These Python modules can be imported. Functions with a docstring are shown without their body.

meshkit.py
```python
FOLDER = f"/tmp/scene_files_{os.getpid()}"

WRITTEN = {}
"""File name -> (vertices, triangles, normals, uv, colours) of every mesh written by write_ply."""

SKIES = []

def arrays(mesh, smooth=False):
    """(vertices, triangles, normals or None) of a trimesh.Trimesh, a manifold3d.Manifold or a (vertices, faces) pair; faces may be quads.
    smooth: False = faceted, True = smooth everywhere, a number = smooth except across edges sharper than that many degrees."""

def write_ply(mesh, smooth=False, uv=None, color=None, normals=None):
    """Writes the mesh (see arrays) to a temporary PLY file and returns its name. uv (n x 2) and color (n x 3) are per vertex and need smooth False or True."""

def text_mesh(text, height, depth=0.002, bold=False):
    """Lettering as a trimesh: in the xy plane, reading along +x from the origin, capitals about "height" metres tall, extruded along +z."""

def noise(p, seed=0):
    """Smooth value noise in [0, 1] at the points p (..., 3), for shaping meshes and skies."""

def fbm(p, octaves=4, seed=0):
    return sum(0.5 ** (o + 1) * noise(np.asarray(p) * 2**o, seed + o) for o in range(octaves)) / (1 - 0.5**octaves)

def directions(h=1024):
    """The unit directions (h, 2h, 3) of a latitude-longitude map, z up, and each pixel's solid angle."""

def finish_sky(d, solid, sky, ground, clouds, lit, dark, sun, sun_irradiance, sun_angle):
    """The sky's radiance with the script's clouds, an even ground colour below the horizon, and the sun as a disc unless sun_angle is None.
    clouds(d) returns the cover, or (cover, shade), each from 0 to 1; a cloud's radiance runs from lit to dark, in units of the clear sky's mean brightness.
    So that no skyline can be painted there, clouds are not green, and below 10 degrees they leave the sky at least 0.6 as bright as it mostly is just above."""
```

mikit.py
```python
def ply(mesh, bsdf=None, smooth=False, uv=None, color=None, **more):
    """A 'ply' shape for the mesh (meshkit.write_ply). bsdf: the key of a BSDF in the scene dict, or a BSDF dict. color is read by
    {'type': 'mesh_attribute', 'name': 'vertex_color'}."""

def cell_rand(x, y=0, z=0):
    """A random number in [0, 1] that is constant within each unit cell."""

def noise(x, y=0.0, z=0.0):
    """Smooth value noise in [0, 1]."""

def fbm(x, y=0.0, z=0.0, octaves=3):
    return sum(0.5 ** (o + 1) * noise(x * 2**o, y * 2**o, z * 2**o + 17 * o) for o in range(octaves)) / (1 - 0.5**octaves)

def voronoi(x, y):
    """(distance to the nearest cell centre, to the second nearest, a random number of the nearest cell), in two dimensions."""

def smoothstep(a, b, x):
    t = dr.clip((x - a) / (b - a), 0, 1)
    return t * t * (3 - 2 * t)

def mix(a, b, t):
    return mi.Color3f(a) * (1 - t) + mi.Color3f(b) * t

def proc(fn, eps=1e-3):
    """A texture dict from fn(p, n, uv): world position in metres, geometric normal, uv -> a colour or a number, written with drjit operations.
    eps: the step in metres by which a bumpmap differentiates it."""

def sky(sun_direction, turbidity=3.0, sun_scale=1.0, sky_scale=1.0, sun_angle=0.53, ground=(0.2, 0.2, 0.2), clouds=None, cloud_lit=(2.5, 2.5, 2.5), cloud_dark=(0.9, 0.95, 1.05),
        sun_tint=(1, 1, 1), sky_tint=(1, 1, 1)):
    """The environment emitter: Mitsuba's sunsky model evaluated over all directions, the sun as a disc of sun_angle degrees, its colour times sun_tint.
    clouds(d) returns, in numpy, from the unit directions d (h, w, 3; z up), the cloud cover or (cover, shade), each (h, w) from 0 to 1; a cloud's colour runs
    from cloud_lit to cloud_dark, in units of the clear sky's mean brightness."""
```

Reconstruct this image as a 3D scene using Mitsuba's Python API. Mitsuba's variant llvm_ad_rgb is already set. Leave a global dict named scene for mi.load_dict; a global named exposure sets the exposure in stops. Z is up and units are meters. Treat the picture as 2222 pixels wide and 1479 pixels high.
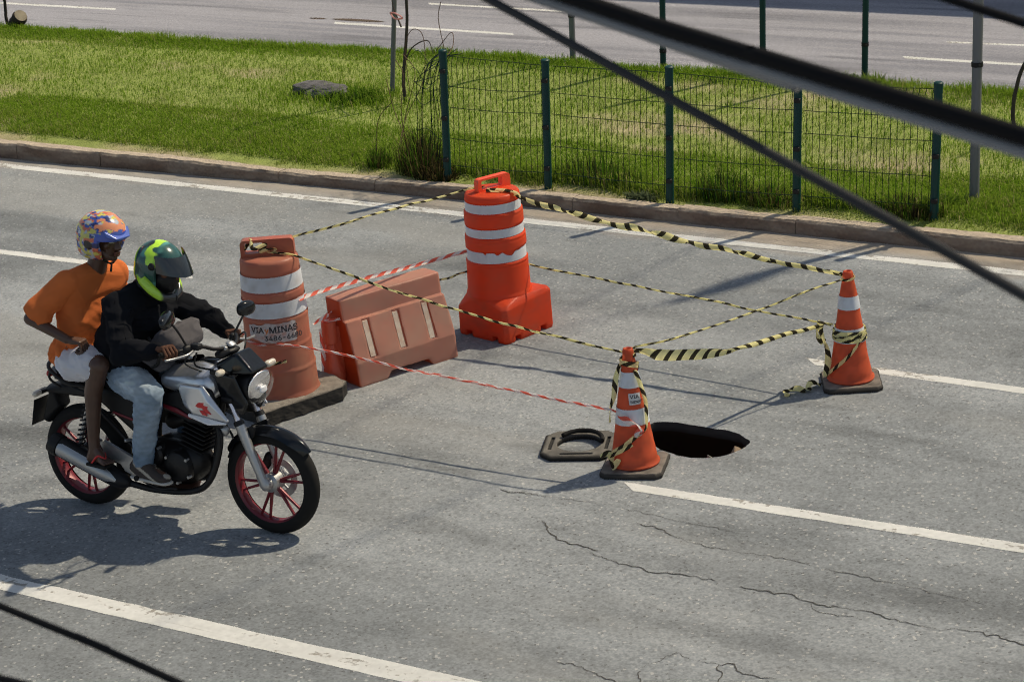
import math, random
import numpy as np
import trimesh
import manifold3d as m3
import shapely
from shapely.geometry import Polygon, LineString
import drjit as dr
import mitsuba as mi
import mikit, meshkit

T = mi.ScalarTransform4f
rng = np.random.default_rng(7)
random.seed(7)
scene, labels = {}, {}

# ------------------------------------------------------------------ camera, sky, exposure
CAM = np.array([0.0, 0.0, 5.4])
FWD = np.array([-0.52841821, 0.78335011, -0.32731757])
UP = np.array([-0.11615874, 0.31520525, 0.94188789])
scene['camera'] = {'type': 'thinlens', 'fov': 2 * math.degrees(math.atan(1111 / 5200)), 'fov_axis': 'x',
                   'to_world': T().look_at(origin=CAM.tolist(), target=(CAM + FWD).tolist(), up=UP.tolist()),
                   'aperture_radius': 0.0036, 'focus_distance': 13.6, 'near_clip': 0.1, 'far_clip': 500.0}
SUN = np.array([0.40, 0.68, 1.0])
scene['sky'] = mikit.sky(SUN.tolist(), turbidity=3.2, sun_scale=1.05, sky_scale=0.98, sun_angle=0.85, sun_tint=(0.95, 1.0, 1.0), sky_tint=(1.10, 1.0, 0.86), ground=(0.2, 0.19, 0.17),
                         clouds=lambda d: 0.55 * np.clip(meshkit.fbm(d * 3.0, 4, seed=3) * 2.6 - 1.0, 0, 1))
exposure = 1.43

# ------------------------------------------------------------------ small helpers
def V(*a):
    return np.array(a, float)

def key_of(name):
    if name not in scene and not any(k.startswith(name + '__') for k in scene) and name not in labels:
        return name
    i = 1
    while True:
        k = f'{name}_{i:03d}'
        if k not in scene and k not in labels and not any(q.startswith(k + '__') for q in scene):
            return k
        i += 1

def obj(name, mesh, bsdf, parent=None, smooth=35, color=None, label=None, kind=None, **more):
    k = key_of(f'{parent}__{name}' if parent else name)
    if color is not None and smooth not in (True, False):
        smooth = True
    scene[k] = mikit.ply(mesh, bsdf, smooth=smooth, color=color, **more)
    if label or kind:
        labels[k] = {**({'label': label} if label else {}), **({'kind': kind} if kind else {})}
    return k

def thing(name, label, category, group=None):
    k = key_of(name)
    labels[k] = {'label': label, 'category': category, **({'group': group} if group else {})}
    return k

def tag(k, label, category, group=None, **more):
    labels[k] = {'label': label, 'category': category, **({'group': group} if group else {}), **more}
    return k

def cat(ms):
    return trimesh.util.concatenate([m for m in ms])

def clean(m):
    if hasattr(m, 'to_mesh'):
        q = m.to_mesh()
        m = trimesh.Trimesh(q.vert_properties[:, :3], q.tri_verts, process=False)
    return m

def man(mesh):
    mesh.merge_vertices()
    return m3.Manifold(m3.Mesh(vert_properties=np.asarray(mesh.vertices, np.float32), tri_verts=np.asarray(mesh.faces, np.uint32)))

SPH = np.array(trimesh.creation.icosphere(subdivisions=1).vertices)
SPH2 = np.array(trimesh.creation.icosphere(subdivisions=2).vertices)

def hullp(pts):
    return m3.Manifold.hull_points(np.asarray(pts, float))

def balls(*pr, fine=False):
    """manifold hull of spheres (p, r); r may be a 3-vector"""
    s = SPH2 if fine else SPH
    return hullp(np.vstack([np.asarray(p, float) + s * np.asarray(r, float) for p, r in pr]))

def rbox(c, size, r=0.01, R=None):
    """box with rounded edges (trimesh)"""
    c, s = np.asarray(c, float), np.asarray(size, float) / 2
    r = min(r, *(s * 0.95))
    pts = np.vstack([np.array([sx, sy, sz]) * (s - r) + SPH * r for sx in (-1, 1) for sy in (-1, 1) for sz in (-1, 1)])
    if R is not None:
        pts = pts @ np.asarray(R).T
    return clean(hullp(pts + c))

def box(c, size, R=None):
    m = trimesh.creation.box(extents=size)
    if R is not None:
        m.vertices = m.vertices @ np.asarray(R).T
    m.vertices = m.vertices + np.asarray(c, float)
    return m

def rotz(a):
    c, s = math.cos(a), math.sin(a)
    return np.array([[c, -s, 0], [s, c, 0], [0, 0, 1.0]])

def spline(pts, n=8):
    """Catmull-Rom through pts"""
    p = np.asarray(pts, float)
    p = np.vstack([2 * p[0] - p[1], p, 2 * p[-1] - p[-2]])
    out = []
    for i in range(1, len(p) - 2):
        t = np.linspace(0, 1, n, endpoint=False)[:, None]
        a, b, c, d = p[i - 1], p[i], p[i + 1], p[i + 2]
        out.append(0.5 * (2 * b + (c - a) * t + (2 * a - 5 * b + 4 * c - d) * t**2 + (3 * b - a - 3 * c + d) * t**3))
    out.append(p[-2:-1])
    return np.vstack(out)

def frames(p):
    t = np.gradient(p, axis=0)
    t /= np.linalg.norm(t, axis=1, keepdims=True) + 1e-12
    a = np.zeros_like(p)
    ref = np.array([0, 0, 1.0]) if abs(t[0, 2]) < 0.9 else np.array([1.0, 0, 0])
    a[0] = np.cross(t[0], ref)
    a[0] /= np.linalg.norm(a[0])
    for i in range(1, len(p)):
        a[i] = a[i - 1] - t[i] * (a[i - 1] @ t[i])
        a[i] /= np.linalg.norm(a[i]) + 1e-12
    return t, a, np.cross(t, a)

def tube(pts, r, sides=10, caps=True):
    p = np.asarray(pts, float)
    r = np.broadcast_to(np.asarray(r, float), (len(p),))
    t, a, b = frames(p)
    ang = np.arange(sides) * 2 * np.pi / sides
    v = p[:, None] + r[:, None, None] * (np.cos(ang)[None, :, None] * a[:, None] + np.sin(ang)[None, :, None] * b[:, None])
    i, j = np.meshgrid(np.arange(len(p) - 1), np.arange(sides), indexing='ij')
    q = np.stack([i * sides + j, i * sides + (j + 1) % sides, (i + 1) * sides + (j + 1) % sides, (i + 1) * sides + j], -1).reshape(-1, 4)
    f = np.vstack([q[:, [0, 1, 2]], q[:, [0, 2, 3]]])
    v = v.reshape(-1, 3)
    if caps:
        n = len(v)
        v = np.vstack([v, p[0], p[-1]])
        k = np.arange(sides)
        f = np.vstack([f, np.stack([k * 0 + n, (k + 1) % sides, k], 1),
                       np.stack([k * 0 + n + 1, (len(p) - 1) * sides + k, (len(p) - 1) * sides + (k + 1) % sides], 1)])
    return trimesh.Trimesh(v, f, process=False)

def rod(a, b, r, sides=10):
    return tube([a, b], r, sides)

def lathe(profile, n=48, axis='z', centre=(0, 0, 0)):
    """profile of (radius, height); closed automatically when radius 0 is given"""
    pr = np.asarray(profile, float)
    ang = np.arange(n) * 2 * np.pi / n
    v = np.stack([pr[:, None, 0] * np.cos(ang), pr[:, None, 0] * np.sin(ang), np.broadcast_to(pr[:, None, 1], (len(pr), n))], -1).reshape(-1, 3)
    i, j = np.meshgrid(np.arange(len(pr) - 1), np.arange(n), indexing='ij')
    q = np.stack([i * n + j, i * n + (j + 1) % n, (i + 1) * n + (j + 1) % n, (i + 1) * n + j], -1).reshape(-1, 4)
    f = np.vstack([q[:, [0, 1, 2]], q[:, [0, 2, 3]]])
    if axis == 'y':
        v = v[:, [0, 2, 1]]
        f = f[:, ::-1]
    if axis == 'x':
        v = v[:, [2, 0, 1]]
    return trimesh.Trimesh(v + np.asarray(centre, float), f, process=False)

def prism(poly2, z0, z1, frame=None):
    """extruded polygon (list of 2d points or shapely polygon); frame maps (x, y, z) columns"""
    g = poly2 if isinstance(poly2, Polygon) else Polygon(poly2).buffer(0)
    m = trimesh.creation.extrude_polygon(g, z1 - z0, engine='earcut')
    v = np.array(m.vertices) + [0, 0, z0]
    if frame is not None:
        v = v @ np.asarray(frame, float)
        if np.linalg.det(np.asarray(frame, float)) < 0:
            m.faces = np.array(m.faces)[:, ::-1]
    m.vertices = v
    return m

def flat(poly, z):
    v, f = trimesh.creation.triangulate_polygon(poly, engine='earcut')
    f = np.array(f)
    v = np.c_[v, np.full(len(v), z)]
    n = np.cross(v[f[:, 1]] - v[f[:, 0]], v[f[:, 2]] - v[f[:, 0]])[:, 2]
    f[n < 0] = f[n < 0][:, ::-1]
    return trimesh.Trimesh(v, f, process=False)

def refine(manifold, length, smooth=0, merge=True):
    m = clean(manifold.refine_to_length(length))
    m.merge_vertices()
    if smooth:
        trimesh.smoothing.filter_taubin(m, lamb=0.5, nu=0.53, iterations=smooth)
    return m

def jitter(mesh, amp, freq, seed=0):
    v = np.array(mesh.vertices)
    d = np.stack([meshkit.fbm(v * freq + 17 * k, 3, seed + k) - 0.5 for k in range(3)], -1)
    mesh.vertices = v + d * 2 * amp
    return mesh

def vcol(mesh, base, dirt=None, amount=0.3, freq=6.0, seed=0, spread=0.12):
    v = np.array(mesh.vertices)
    n = meshkit.fbm(v * freq, 4, seed)[:, None]
    c = np.asarray(base, float) * (1 + spread * (n * 2 - 1))
    if dirt is not None:
        k = np.clip((meshkit.fbm(v * freq * 1.7 + 31, 4, seed + 9) - 0.42) * 3, 0, 1)[:, None] * amount
        c = c * (1 - k) + np.asarray(dirt, float) * k
    return c

# ------------------------------------------------------------------ materials
def princ(rgb, rough=0.5, two=True, **k):
    b = {'type': 'principled', 'base_color': rgb if isinstance(rgb, dict) else {'type': 'rgb', 'value': list(map(float, rgb))}, 'roughness': rough, **k}
    return {'type': 'twosided', 'b': b} if two else b

VC = {'type': 'mesh_attribute', 'name': 'vertex_color'}
M = {}
def mat(name, d):
    scene['m_' + name] = d
    M[name] = 'm_' + name

N, FB, SS = mikit.noise, mikit.fbm, mikit.smoothstep

def asphalt_col(p, n, uv):
    x, y = p.x, p.y
    big = FB(x * 0.55 + 3, y * 0.9, 0, 4)
    streak = FB(x * 0.22 + 40, y * 3.2, 0, 3)
    xr, yr = x * 0.788 + y * 0.616, y * 0.788 - x * 0.616
    grain = N(xr * 105, yr * 105)
    grain2 = N(yr * 58 + 9, xr * 58)
    mott = FB(x * 7, y * 9, 5, 3)
    c = mikit.mix((0.178, 0.190, 0.200), (0.256, 0.270, 0.282), SS(0.25, 0.75, big * 0.6 + streak * 0.4))
    c = c * (0.57 + 0.39 * grain + 0.29 * grain2 + 0.24 * mott)
    # light chippings and dark pits of the wearing course
    r1 = mikit.cell_rand(dr.floor(xr * 72), dr.floor(yr * 72), 3)
    c = mikit.mix(c, (0.50, 0.49, 0.47), dr.select(r1 > 0.978, 0.55, 0.0))
    c = mikit.mix(c, (0.07, 0.068, 0.066), dr.select(r1 < 0.016, 0.5, 0.0))
    # older darker bands along the wheel tracks
    wob = (FB(x * 0.5, y * 0.5, 8, 2) - 0.5) * 0.5
    for y0, wd, s in ((10.25, 0.3, 0.34), (9.45, 0.22, 0.16), (8.95, 0.18, 0.14), (14.3, 0.4, 0.24), (13.75, 0.22, 0.14), (8.2, 0.8, 0.12)):
        k = dr.exp(-dr.square((y + wob - y0) / wd)) * SS(0.3, 0.7, FB(x * 0.6 + y0, y * 2.5, 4, 3))
        c = c * (1 - s * k)
    # reddish soil washed along the kerb
    soil = SS(15.30, 15.72, y + (FB(x * 1.3, y * 3, 2, 3) - 0.5) * 0.35)
    c = mikit.mix(c, mi.Color3f(0.33, 0.275, 0.215) * (0.8 + 0.4 * mott), soil * 0.85)
    pat = SS(0.56, 0.74, FB(x * 0.35 + 11, y * 1.1 + 4, 1, 4))
    c = mikit.mix(c, (0.262, 0.256, 0.240), pat * 0.35)
    # oil and tyre stains
    st = SS(0.58, 0.82, FB(x * 1.1 + 5, y * 3.1 + 9, 3, 4))
    return c * (1 - 0.24 * st)

def asphalt_bump(p, n, uv):
    xr, yr = p.x * 0.788 + p.y * 0.616, p.y * 0.788 - p.x * 0.616
    return N(xr * 120, yr * 120) * 0.0022 + N(yr * 45, xr * 45) * 0.002 + FB(p.x * 2, p.y * 2, 0, 2) * 0.006

mat('asphalt', {'type': 'bumpmap', 'scale': 1.0, 'arbitrary': mikit.proc(asphalt_bump, 4e-3), 'bsdf': princ(mikit.proc(asphalt_col), 0.85, two=False, specular=0.25)})

def far_col(p, n, uv):
    x, y = p.x, p.y
    s = FB(x * 0.25 + 7, y * 4.5, 1, 4)
    g = N((x * 0.788 + y * 0.616) * 60, (y * 0.788 - x * 0.616) * 60)
    c = mikit.mix((0.205, 0.205, 0.230), (0.29, 0.287, 0.315), SS(0.3, 0.7, s)) * (0.86 + 0.28 * g)
    st = SS(0.62, 0.75, FB(x * 0.5 + 2, y * 6, 3, 4))
    return c * (1 - 0.22 * st)

mat('far_asphalt', princ(mikit.proc(far_col), 0.9, specular=0.2))

def paint_col(p, n, uv):
    x, y = p.x, p.y
    w = FB(x * 2.2, y * 16, 2, 4)
    g = FB(x * 38, y * 38, 1, 3)
    worn = SS(0.60, 0.74, w * 0.62 + g * 0.45)
    scr = SS(0.72, 0.8, FB(x * 1.3 + 3, y * 30, 0, 3))
    c = mikit.mix((0.52, 0.52, 0.50), (0.66, 0.66, 0.645), FB(x * 3, y * 8, 0, 3)) * (0.86 + 0.2 * g)
    return mikit.mix(c, (0.24, 0.225, 0.2), dr.minimum(worn * 0.9 + scr * 0.6, 1.0))

mat('road_paint', princ(mikit.proc(paint_col), 0.8, specular=0.3))

def kerb_col(p, n, uv):
    x, y, z = p.x, p.y, p.z
    a = FB(x * 3, y * 6, z * 9, 4)
    g = FB(x * 45, y * 45, z * 45, 2)
    c = mikit.mix((0.15, 0.105, 0.08), (0.25, 0.20, 0.16), SS(0.3, 0.7, a))
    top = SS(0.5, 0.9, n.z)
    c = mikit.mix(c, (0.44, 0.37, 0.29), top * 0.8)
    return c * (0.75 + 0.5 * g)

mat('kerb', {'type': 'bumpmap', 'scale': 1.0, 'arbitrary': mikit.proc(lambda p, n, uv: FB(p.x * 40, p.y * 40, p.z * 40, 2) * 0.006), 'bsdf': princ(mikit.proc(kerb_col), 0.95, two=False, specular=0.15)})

def yb_col(p, n, uv):
    s = uv.x / 0.122 + (uv.y - 0.5) * 0.42
    k = dr.select(s - dr.floor(s) < 0.39, 1.0, 0.0)
    return mikit.mix(mi.Color3f(0.86, 0.80, 0.40) * (0.8 + 0.4 * FB(p.x * 30, p.y * 30, p.z * 30, 2)), (0.05, 0.044, 0.03), k)

def rw_col(p, n, uv):
    s = uv.x / 0.135 + (uv.y - 0.5) * 0.75
    k = dr.select(s - dr.floor(s) < 0.5, 1.0, 0.0)
    return mikit.mix((0.82, 0.80, 0.78), (0.80, 0.17, 0.12), k)

mat('tape_yb', {'type': 'principledthin', 'base_color': mikit.proc(yb_col), 'roughness': 0.35, 'diff_trans': 0.8, 'spec_trans': 0.0, 'eta': 1.45})
mat('tape_rw', {'type': 'principledthin', 'base_color': mikit.proc(rw_col), 'roughness': 0.3, 'diff_trans': 0.8, 'spec_trans': 0.0, 'eta': 1.45})
mat('vc_matte', princ(VC, 0.85, specular=0.25))
mat('vc_cloth', princ(VC, 0.92, specular=0.12, sheen=0.05))
mat('vc_plastic', princ(VC, 0.42, specular=0.5))
mat('vc_shell', {'type': 'blendbsdf', 'weight': 0.62, 'a': {'type': 'principled', 'base_color': VC, 'roughness': 0.4, 'specular': 0.5},
                'b': {'type': 'principledthin', 'base_color': VC, 'roughness': 0.5, 'diff_trans': 1.2, 'spec_trans': 0.0, 'eta': 1.3}})
mat('vc_gloss', princ(VC, 0.18, specular=0.5, clearcoat=0.8, clearcoat_gloss=0.92))
mat('grass', {'type': 'principledthin', 'base_color': VC, 'roughness': 0.55, 'diff_trans': 0.9, 'spec_trans': 0.0, 'eta': 1.35})
mat('sheeting', princ((0.56, 0.58, 0.63), 0.42, specular=0.5))
mat('black_plastic', princ((0.010, 0.010, 0.011), 0.5, specular=0.3))
mat('black_gloss', princ((0.005, 0.006, 0.008), 0.10, specular=0.5))
mat('black_rubber', princ((0.013, 0.0125, 0.012), 0.8, specular=0.2))
mat('chrome', {'type': 'roughconductor', 'material': 'Cr', 'alpha': 0.12})
mat('mirror_glass', {'type': 'roughconductor', 'material': 'Ag', 'alpha': 0.01})
mat('alloy', princ((0.42, 0.42, 0.42), 0.38, metallic=0.75))
mat('engine_grey', princ((0.011, 0.010, 0.010), 0.5, metallic=0.3))
mat('frame_black', princ((0.012, 0.011, 0.011), 0.45, specular=0.3))
mat('silver_paint', princ((0.62, 0.63, 0.66), 0.22, metallic=0.75, clearcoat=1.0, clearcoat_gloss=0.9))
mat('white_paint', princ((0.72, 0.72, 0.74), 0.3, clearcoat=0.8))
mat('red_paint', princ((0.15, 0.005, 0.013), 0.35, clearcoat=0.8, metallic=0.2))
mat('red_decal', princ((0.55, 0.03, 0.03), 0.4))
mat('red_lens', princ((0.45, 0.015, 0.012), 0.15, clearcoat=1.0))
mat('amber_lens', princ((0.55, 0.5, 0.42), 0.15, clearcoat=1.0))
mat('lens', {'type': 'thindielectric', 'int_ior': 1.45})
mat('reflector', {'type': 'roughconductor', 'material': 'Al', 'alpha': 0.18})
mat('dark_visor', princ((0.006, 0.010, 0.014), 0.08, clearcoat=1.0, clearcoat_gloss=0.97))
mat('skin', princ((0.060, 0.030, 0.020), 0.5, specular=0.4))
mat('skin_mid', princ((0.125, 0.060, 0.038), 0.5, specular=0.4))
mat('sole', princ((0.5, 0.47, 0.42), 0.7))
mat('green_post', princ((0.004, 0.040, 0.038), 0.5, specular=0.3))
mat('galvanised', princ((0.15, 0.155, 0.165), 0.55, metallic=0.2))
mat('wire', princ((0.010, 0.026, 0.020), 0.6, specular=0.2))
mat('rust_wire', princ((0.10, 0.055, 0.03), 0.8))
mat('cable', princ((0.008, 0.008, 0.009), 0.85, specular=0.12))
mat('cable_sunlit', princ((0.035, 0.035, 0.037), 0.7, specular=0.2))  # black cable, its sunlit look put into a lighter base colour
mat('cable_grey', princ((0.22, 0.225, 0.235), 0.6, specular=0.3))
mat('print_black', princ((0.025, 0.025, 0.032), 0.6))
mat('print_orange', princ((0.62, 0.16, 0.03), 0.6))
mat('crack', princ((0.085, 0.083, 0.080), 0.95, specular=0.1))
# ------------------------------------------------------------------ the setting: road, markings, hole
HOLE = np.array([[-7.067, 11.86], [-7.04, 11.95], [-6.94, 11.99], [-6.80, 11.985], [-6.633, 11.992], [-6.50, 11.975], [-6.41, 11.93], [-6.345, 11.86], [-6.335, 11.76],
                 [-6.365, 11.66], [-6.44, 11.565], [-6.55, 11.52], [-6.68, 11.53], [-6.814, 11.575], [-6.93, 11.65], [-7.02, 11.75]])
_h = np.vstack([spline(np.vstack([HOLE[:, :], HOLE[:1]]), 6)[:-1]])
_h = np.c_[_h, np.zeros(len(_h))]
_hc = _h.mean(0)
_h2 = _h + (_h - _hc) / np.linalg.norm(_h - _hc, axis=1, keepdims=True) * ((meshkit.fbm(_h * 14, 3, 2) - 0.5) * 0.03)[:, None]
hole_ring = _h2[:, :2]
hole_poly = Polygon(hole_ring)
road_poly = Polygon([(-60, -40), (40, -40), (40, 15.98), (-60, 15.98)], [hole_ring[::-1]])
k = obj('road', flat(road_poly, 0.0), M['asphalt'], smooth=False)
labels[k] = {'kind': 'structure', 'label': 'worn grey asphalt carriageway with a hole, cracks and white lane lines'}

def hole_mesh():
    rings = []
    c = hole_ring.mean(0)
    d = (hole_ring - c) / np.linalg.norm(hole_ring - c, axis=1, keepdims=True)
    n = len(hole_ring)
    for z, out, j in ((0.0, 0.0, 0), (-0.03, 0.0, 0.012), (-0.06, 0.004, 0.02), (-0.075, 0.03, 0.02), (-0.14, 0.13, 0.05), (-0.3, 0.26, 0.08), (-0.7, 0.36, 0.1), (-1.2, 0.34, 0.1), (-1.5, 0.1, 0.1)):
        r = hole_ring + d * (out + ((meshkit.fbm(np.c_[hole_ring * 9, np.full(n, z * 9)], 3, 5) - 0.5) * 2 * j)[:, None])
        rings.append(np.c_[r, np.full(n, z)])
    v = np.vstack(rings + [[[*c, -1.55]]])
    f = []
    for i in range(len(rings) - 1):
        for j in range(n):
            a, b = i * n + j, i * n + (j + 1) % n
            f += [[a, b, b + n], [a, b + n, a + n]]
    L = (len(rings) - 1) * n
    f += [[L + j, L + (j + 1) % n, L + n] for j in range(n)]
    return trimesh.Trimesh(v, np.array(f)[:, ::-1], process=False)

hm = hole_mesh()
z = np.array(hm.vertices)[:, 2]
hc_ = np.where(z[:, None] > -0.066, [0.06, 0.056, 0.052], [0.075, 0.05, 0.034]) * (0.8 + 0.4 * meshkit.fbm(np.array(hm.vertices) * 18, 3)[:, None])
k = obj('sinkhole', hm, M['vc_matte'], smooth=True, color=hc_)
labels[k] = {'kind': 'structure', 'label': 'dark hole broken through the asphalt beside the nearer cone'}
for (x, y, zc, s, b) in ((-6.452, 11.585, -0.035, (0.035, 0.022, 0.06), (0.42, 0.38, 0.32)), (-6.372, 11.735, -0.02, (0.035, 0.045, 0.07), (0.26, 0.19, 0.13)), (-6.36, 11.81, -0.05, (0.05, 0.04, 0.05), (0.10, 0.08, 0.06))):
    m = jitter(clean(hullp(np.random.default_rng(int(-x * 1e3)).normal(size=(30, 3)) * 0.42 * np.array(s) + V(x, y, zc))), 0.004, 30)
    obj('rubble', m, M['vc_matte'], 'sinkhole', smooth=False, color=vcol(m, b))

def ragged(x0, y0, x1, y1, w, seed, skew=0.12):
    """a painted stripe with slightly frayed edges and skewed ends"""
    n = max(8, int(abs(x1 - x0) / 0.06))
    t = np.linspace(0, 1, n)
    c = np.c_[x0 + (x1 - x0) * t, y0 + (y1 - y0) * t]
    j = meshkit.noise(np.c_[c * 9, np.full(n, seed)], seed) - 0.5
    j2 = meshkit.noise(np.c_[c * 9, np.full(n, seed + 5.5)], seed + 3) - 0.5
    up = c + np.c_[np.zeros(n), w / 2 + j * 0.018]
    lo = c - np.c_[np.zeros(n), w / 2 + j2 * 0.018]
    lo[0, 0] += skew * w
    up[-1, 0] -= skew * w
    return Polygon(np.vstack([lo, up[::-1]])).buffer(0)

def stripe(name, parent, x0, y0, x1, y1, w, seed, skew=0.1, label=None):
    g = ragged(x0, y0, x1, y1, w, seed, skew)
    return obj(name, flat(g, 0.002), M['road_paint'], parent, smooth=False, label=label)

stripe('edge_line', 'road', -30, 8.30, 12, 8.66, 0.155, 1, label='wide worn white line along the near side of the road')
stripe('edge_line', 'road', -40, 15.38, 14, 15.48, 0.115, 2, label='white line along the kerb side of the road')
stripe('lane_line', 'road', -6.742, 10.993, -3.2, 11.09, 0.105, 3, 1.2)
stripe('lane_line', 'road', -6.68, 13.268, -3.6, 13.245, 0.10, 4, 1.2)
stripe('lane_line', 'road', -16.2, 13.30, -11.86, 13.327, 0.10, 5, 1.0)

CRACKS = [
 ([(-6.9,10.37),(-6.78,10.28),(-6.72,10.22),(-6.57,10.17),(-6.46,10.15),(-6.39,10.16)], 0.017),
 ([(-6.42,10.1),(-6.32,10.09),(-6.18,10.05),(-6.06,10.04),(-5.96,10.02),(-5.87,10.05),(-5.75,10.06),(-5.66,10.07),(-5.6,10.07)], 0.013),
 ([(-5.5,10.06),(-5.39,10.05),(-5.28,10.05),(-5.19,10.06),(-5.07,10.02),(-4.97,10.02),(-4.88,10.03),(-4.8,10.04),(-4.7,10.05),(-4.64,10.02),(-4.57,10.01),(-4.5,10.0),(-4.4,10.0),(-4.3,10.0),(-4.25,10.04),(-4.12,10.04),(-4.03,10.04),(-3.9,10.01),(-3.6,9.98),(-3.2,10.0)], 0.013),
 ([(-5.07,10.02),(-4.97,9.95),(-4.87,9.94),(-4.73,9.95)], 0.007),
 ([(-6.4,10.56),(-6.25,10.54),(-6.12,10.49),(-6.0,10.45),(-5.79,10.43),(-5.57,10.44),(-5.4,10.45),(-5.22,10.42)], 0.008),
 ([(-5.22,10.42),(-4.83,10.4),(-4.43,10.36),(-4.18,10.35)], 0.006),
 ([(-7.29,10.68),(-7.19,10.68),(-6.98,10.69),(-6.71,10.71),(-6.45,10.7),(-6.21,10.67),(-5.98,10.67),(-5.76,10.64)], 0.006),
 ([(-5.92,8.93),(-5.84,8.92),(-5.71,8.9),(-5.6,8.87),(-5.5,8.84)], 0.009),
 ([(-5.5,9.01),(-5.47,9.09),(-5.42,9.22),(-5.36,9.22),(-5.23,9.21),(-5.15,9.22),(-5.08,9.06),(-5.05,8.95)], 0.008),
 ([(-5.5,9.01),(-5.43,8.9),(-5.42,8.8)], 0.007),
 ([(-5.15,9.22),(-5.1,9.25),(-5.05,9.22),(-4.95,9.17),(-4.83,9.2)], 0.010),
 ([(-7.38,10.68),(-7.3,10.66),(-7.2,10.67),(-7.12,10.69)], 0.010)]
for ci, (pts, w) in enumerate(CRACKS):
    p = spline(np.c_[np.array(pts), np.zeros(len(pts))], 10)[:, :2]
    p = p + np.c_[meshkit.fbm(np.c_[p * 16, np.full(len(p), ci)], 4, 1) - 0.5, meshkit.fbm(np.c_[p * 22, np.full(len(p), ci + 9)], 4, 2) - 0.5] * 0.06
    t = np.gradient(p, axis=0)
    t /= np.linalg.norm(t, axis=1, keepdims=True)
    nrm = np.c_[-t[:, 1], t[:, 0]]
    e = np.minimum(1, np.minimum(np.arange(len(p)), np.arange(len(p))[::-1]) / 4)
    ww = (w * 0.34 + 0.0012) * e * np.clip(0.15 + 1.9 * (meshkit.fbm(np.c_[p * 7, np.full(len(p), 3.3 + ci)], 3, 4) - 0.28), 0.08, 1.3)
    v = np.vstack([np.c_[p + nrm * ww[:, None], np.full(len(p), 0.003)], np.c_[p - nrm * ww[:, None], np.full(len(p), 0.003)]])
    n = len(p)
    f = [[i, i + n, i + n + 1] for i in range(n - 1)] + [[i, i + n + 1, i + 1] for i in range(n - 1)]
    obj('crack', trimesh.Trimesh(v, f, process=False), M['crack'], 'road', smooth=False)

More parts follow.
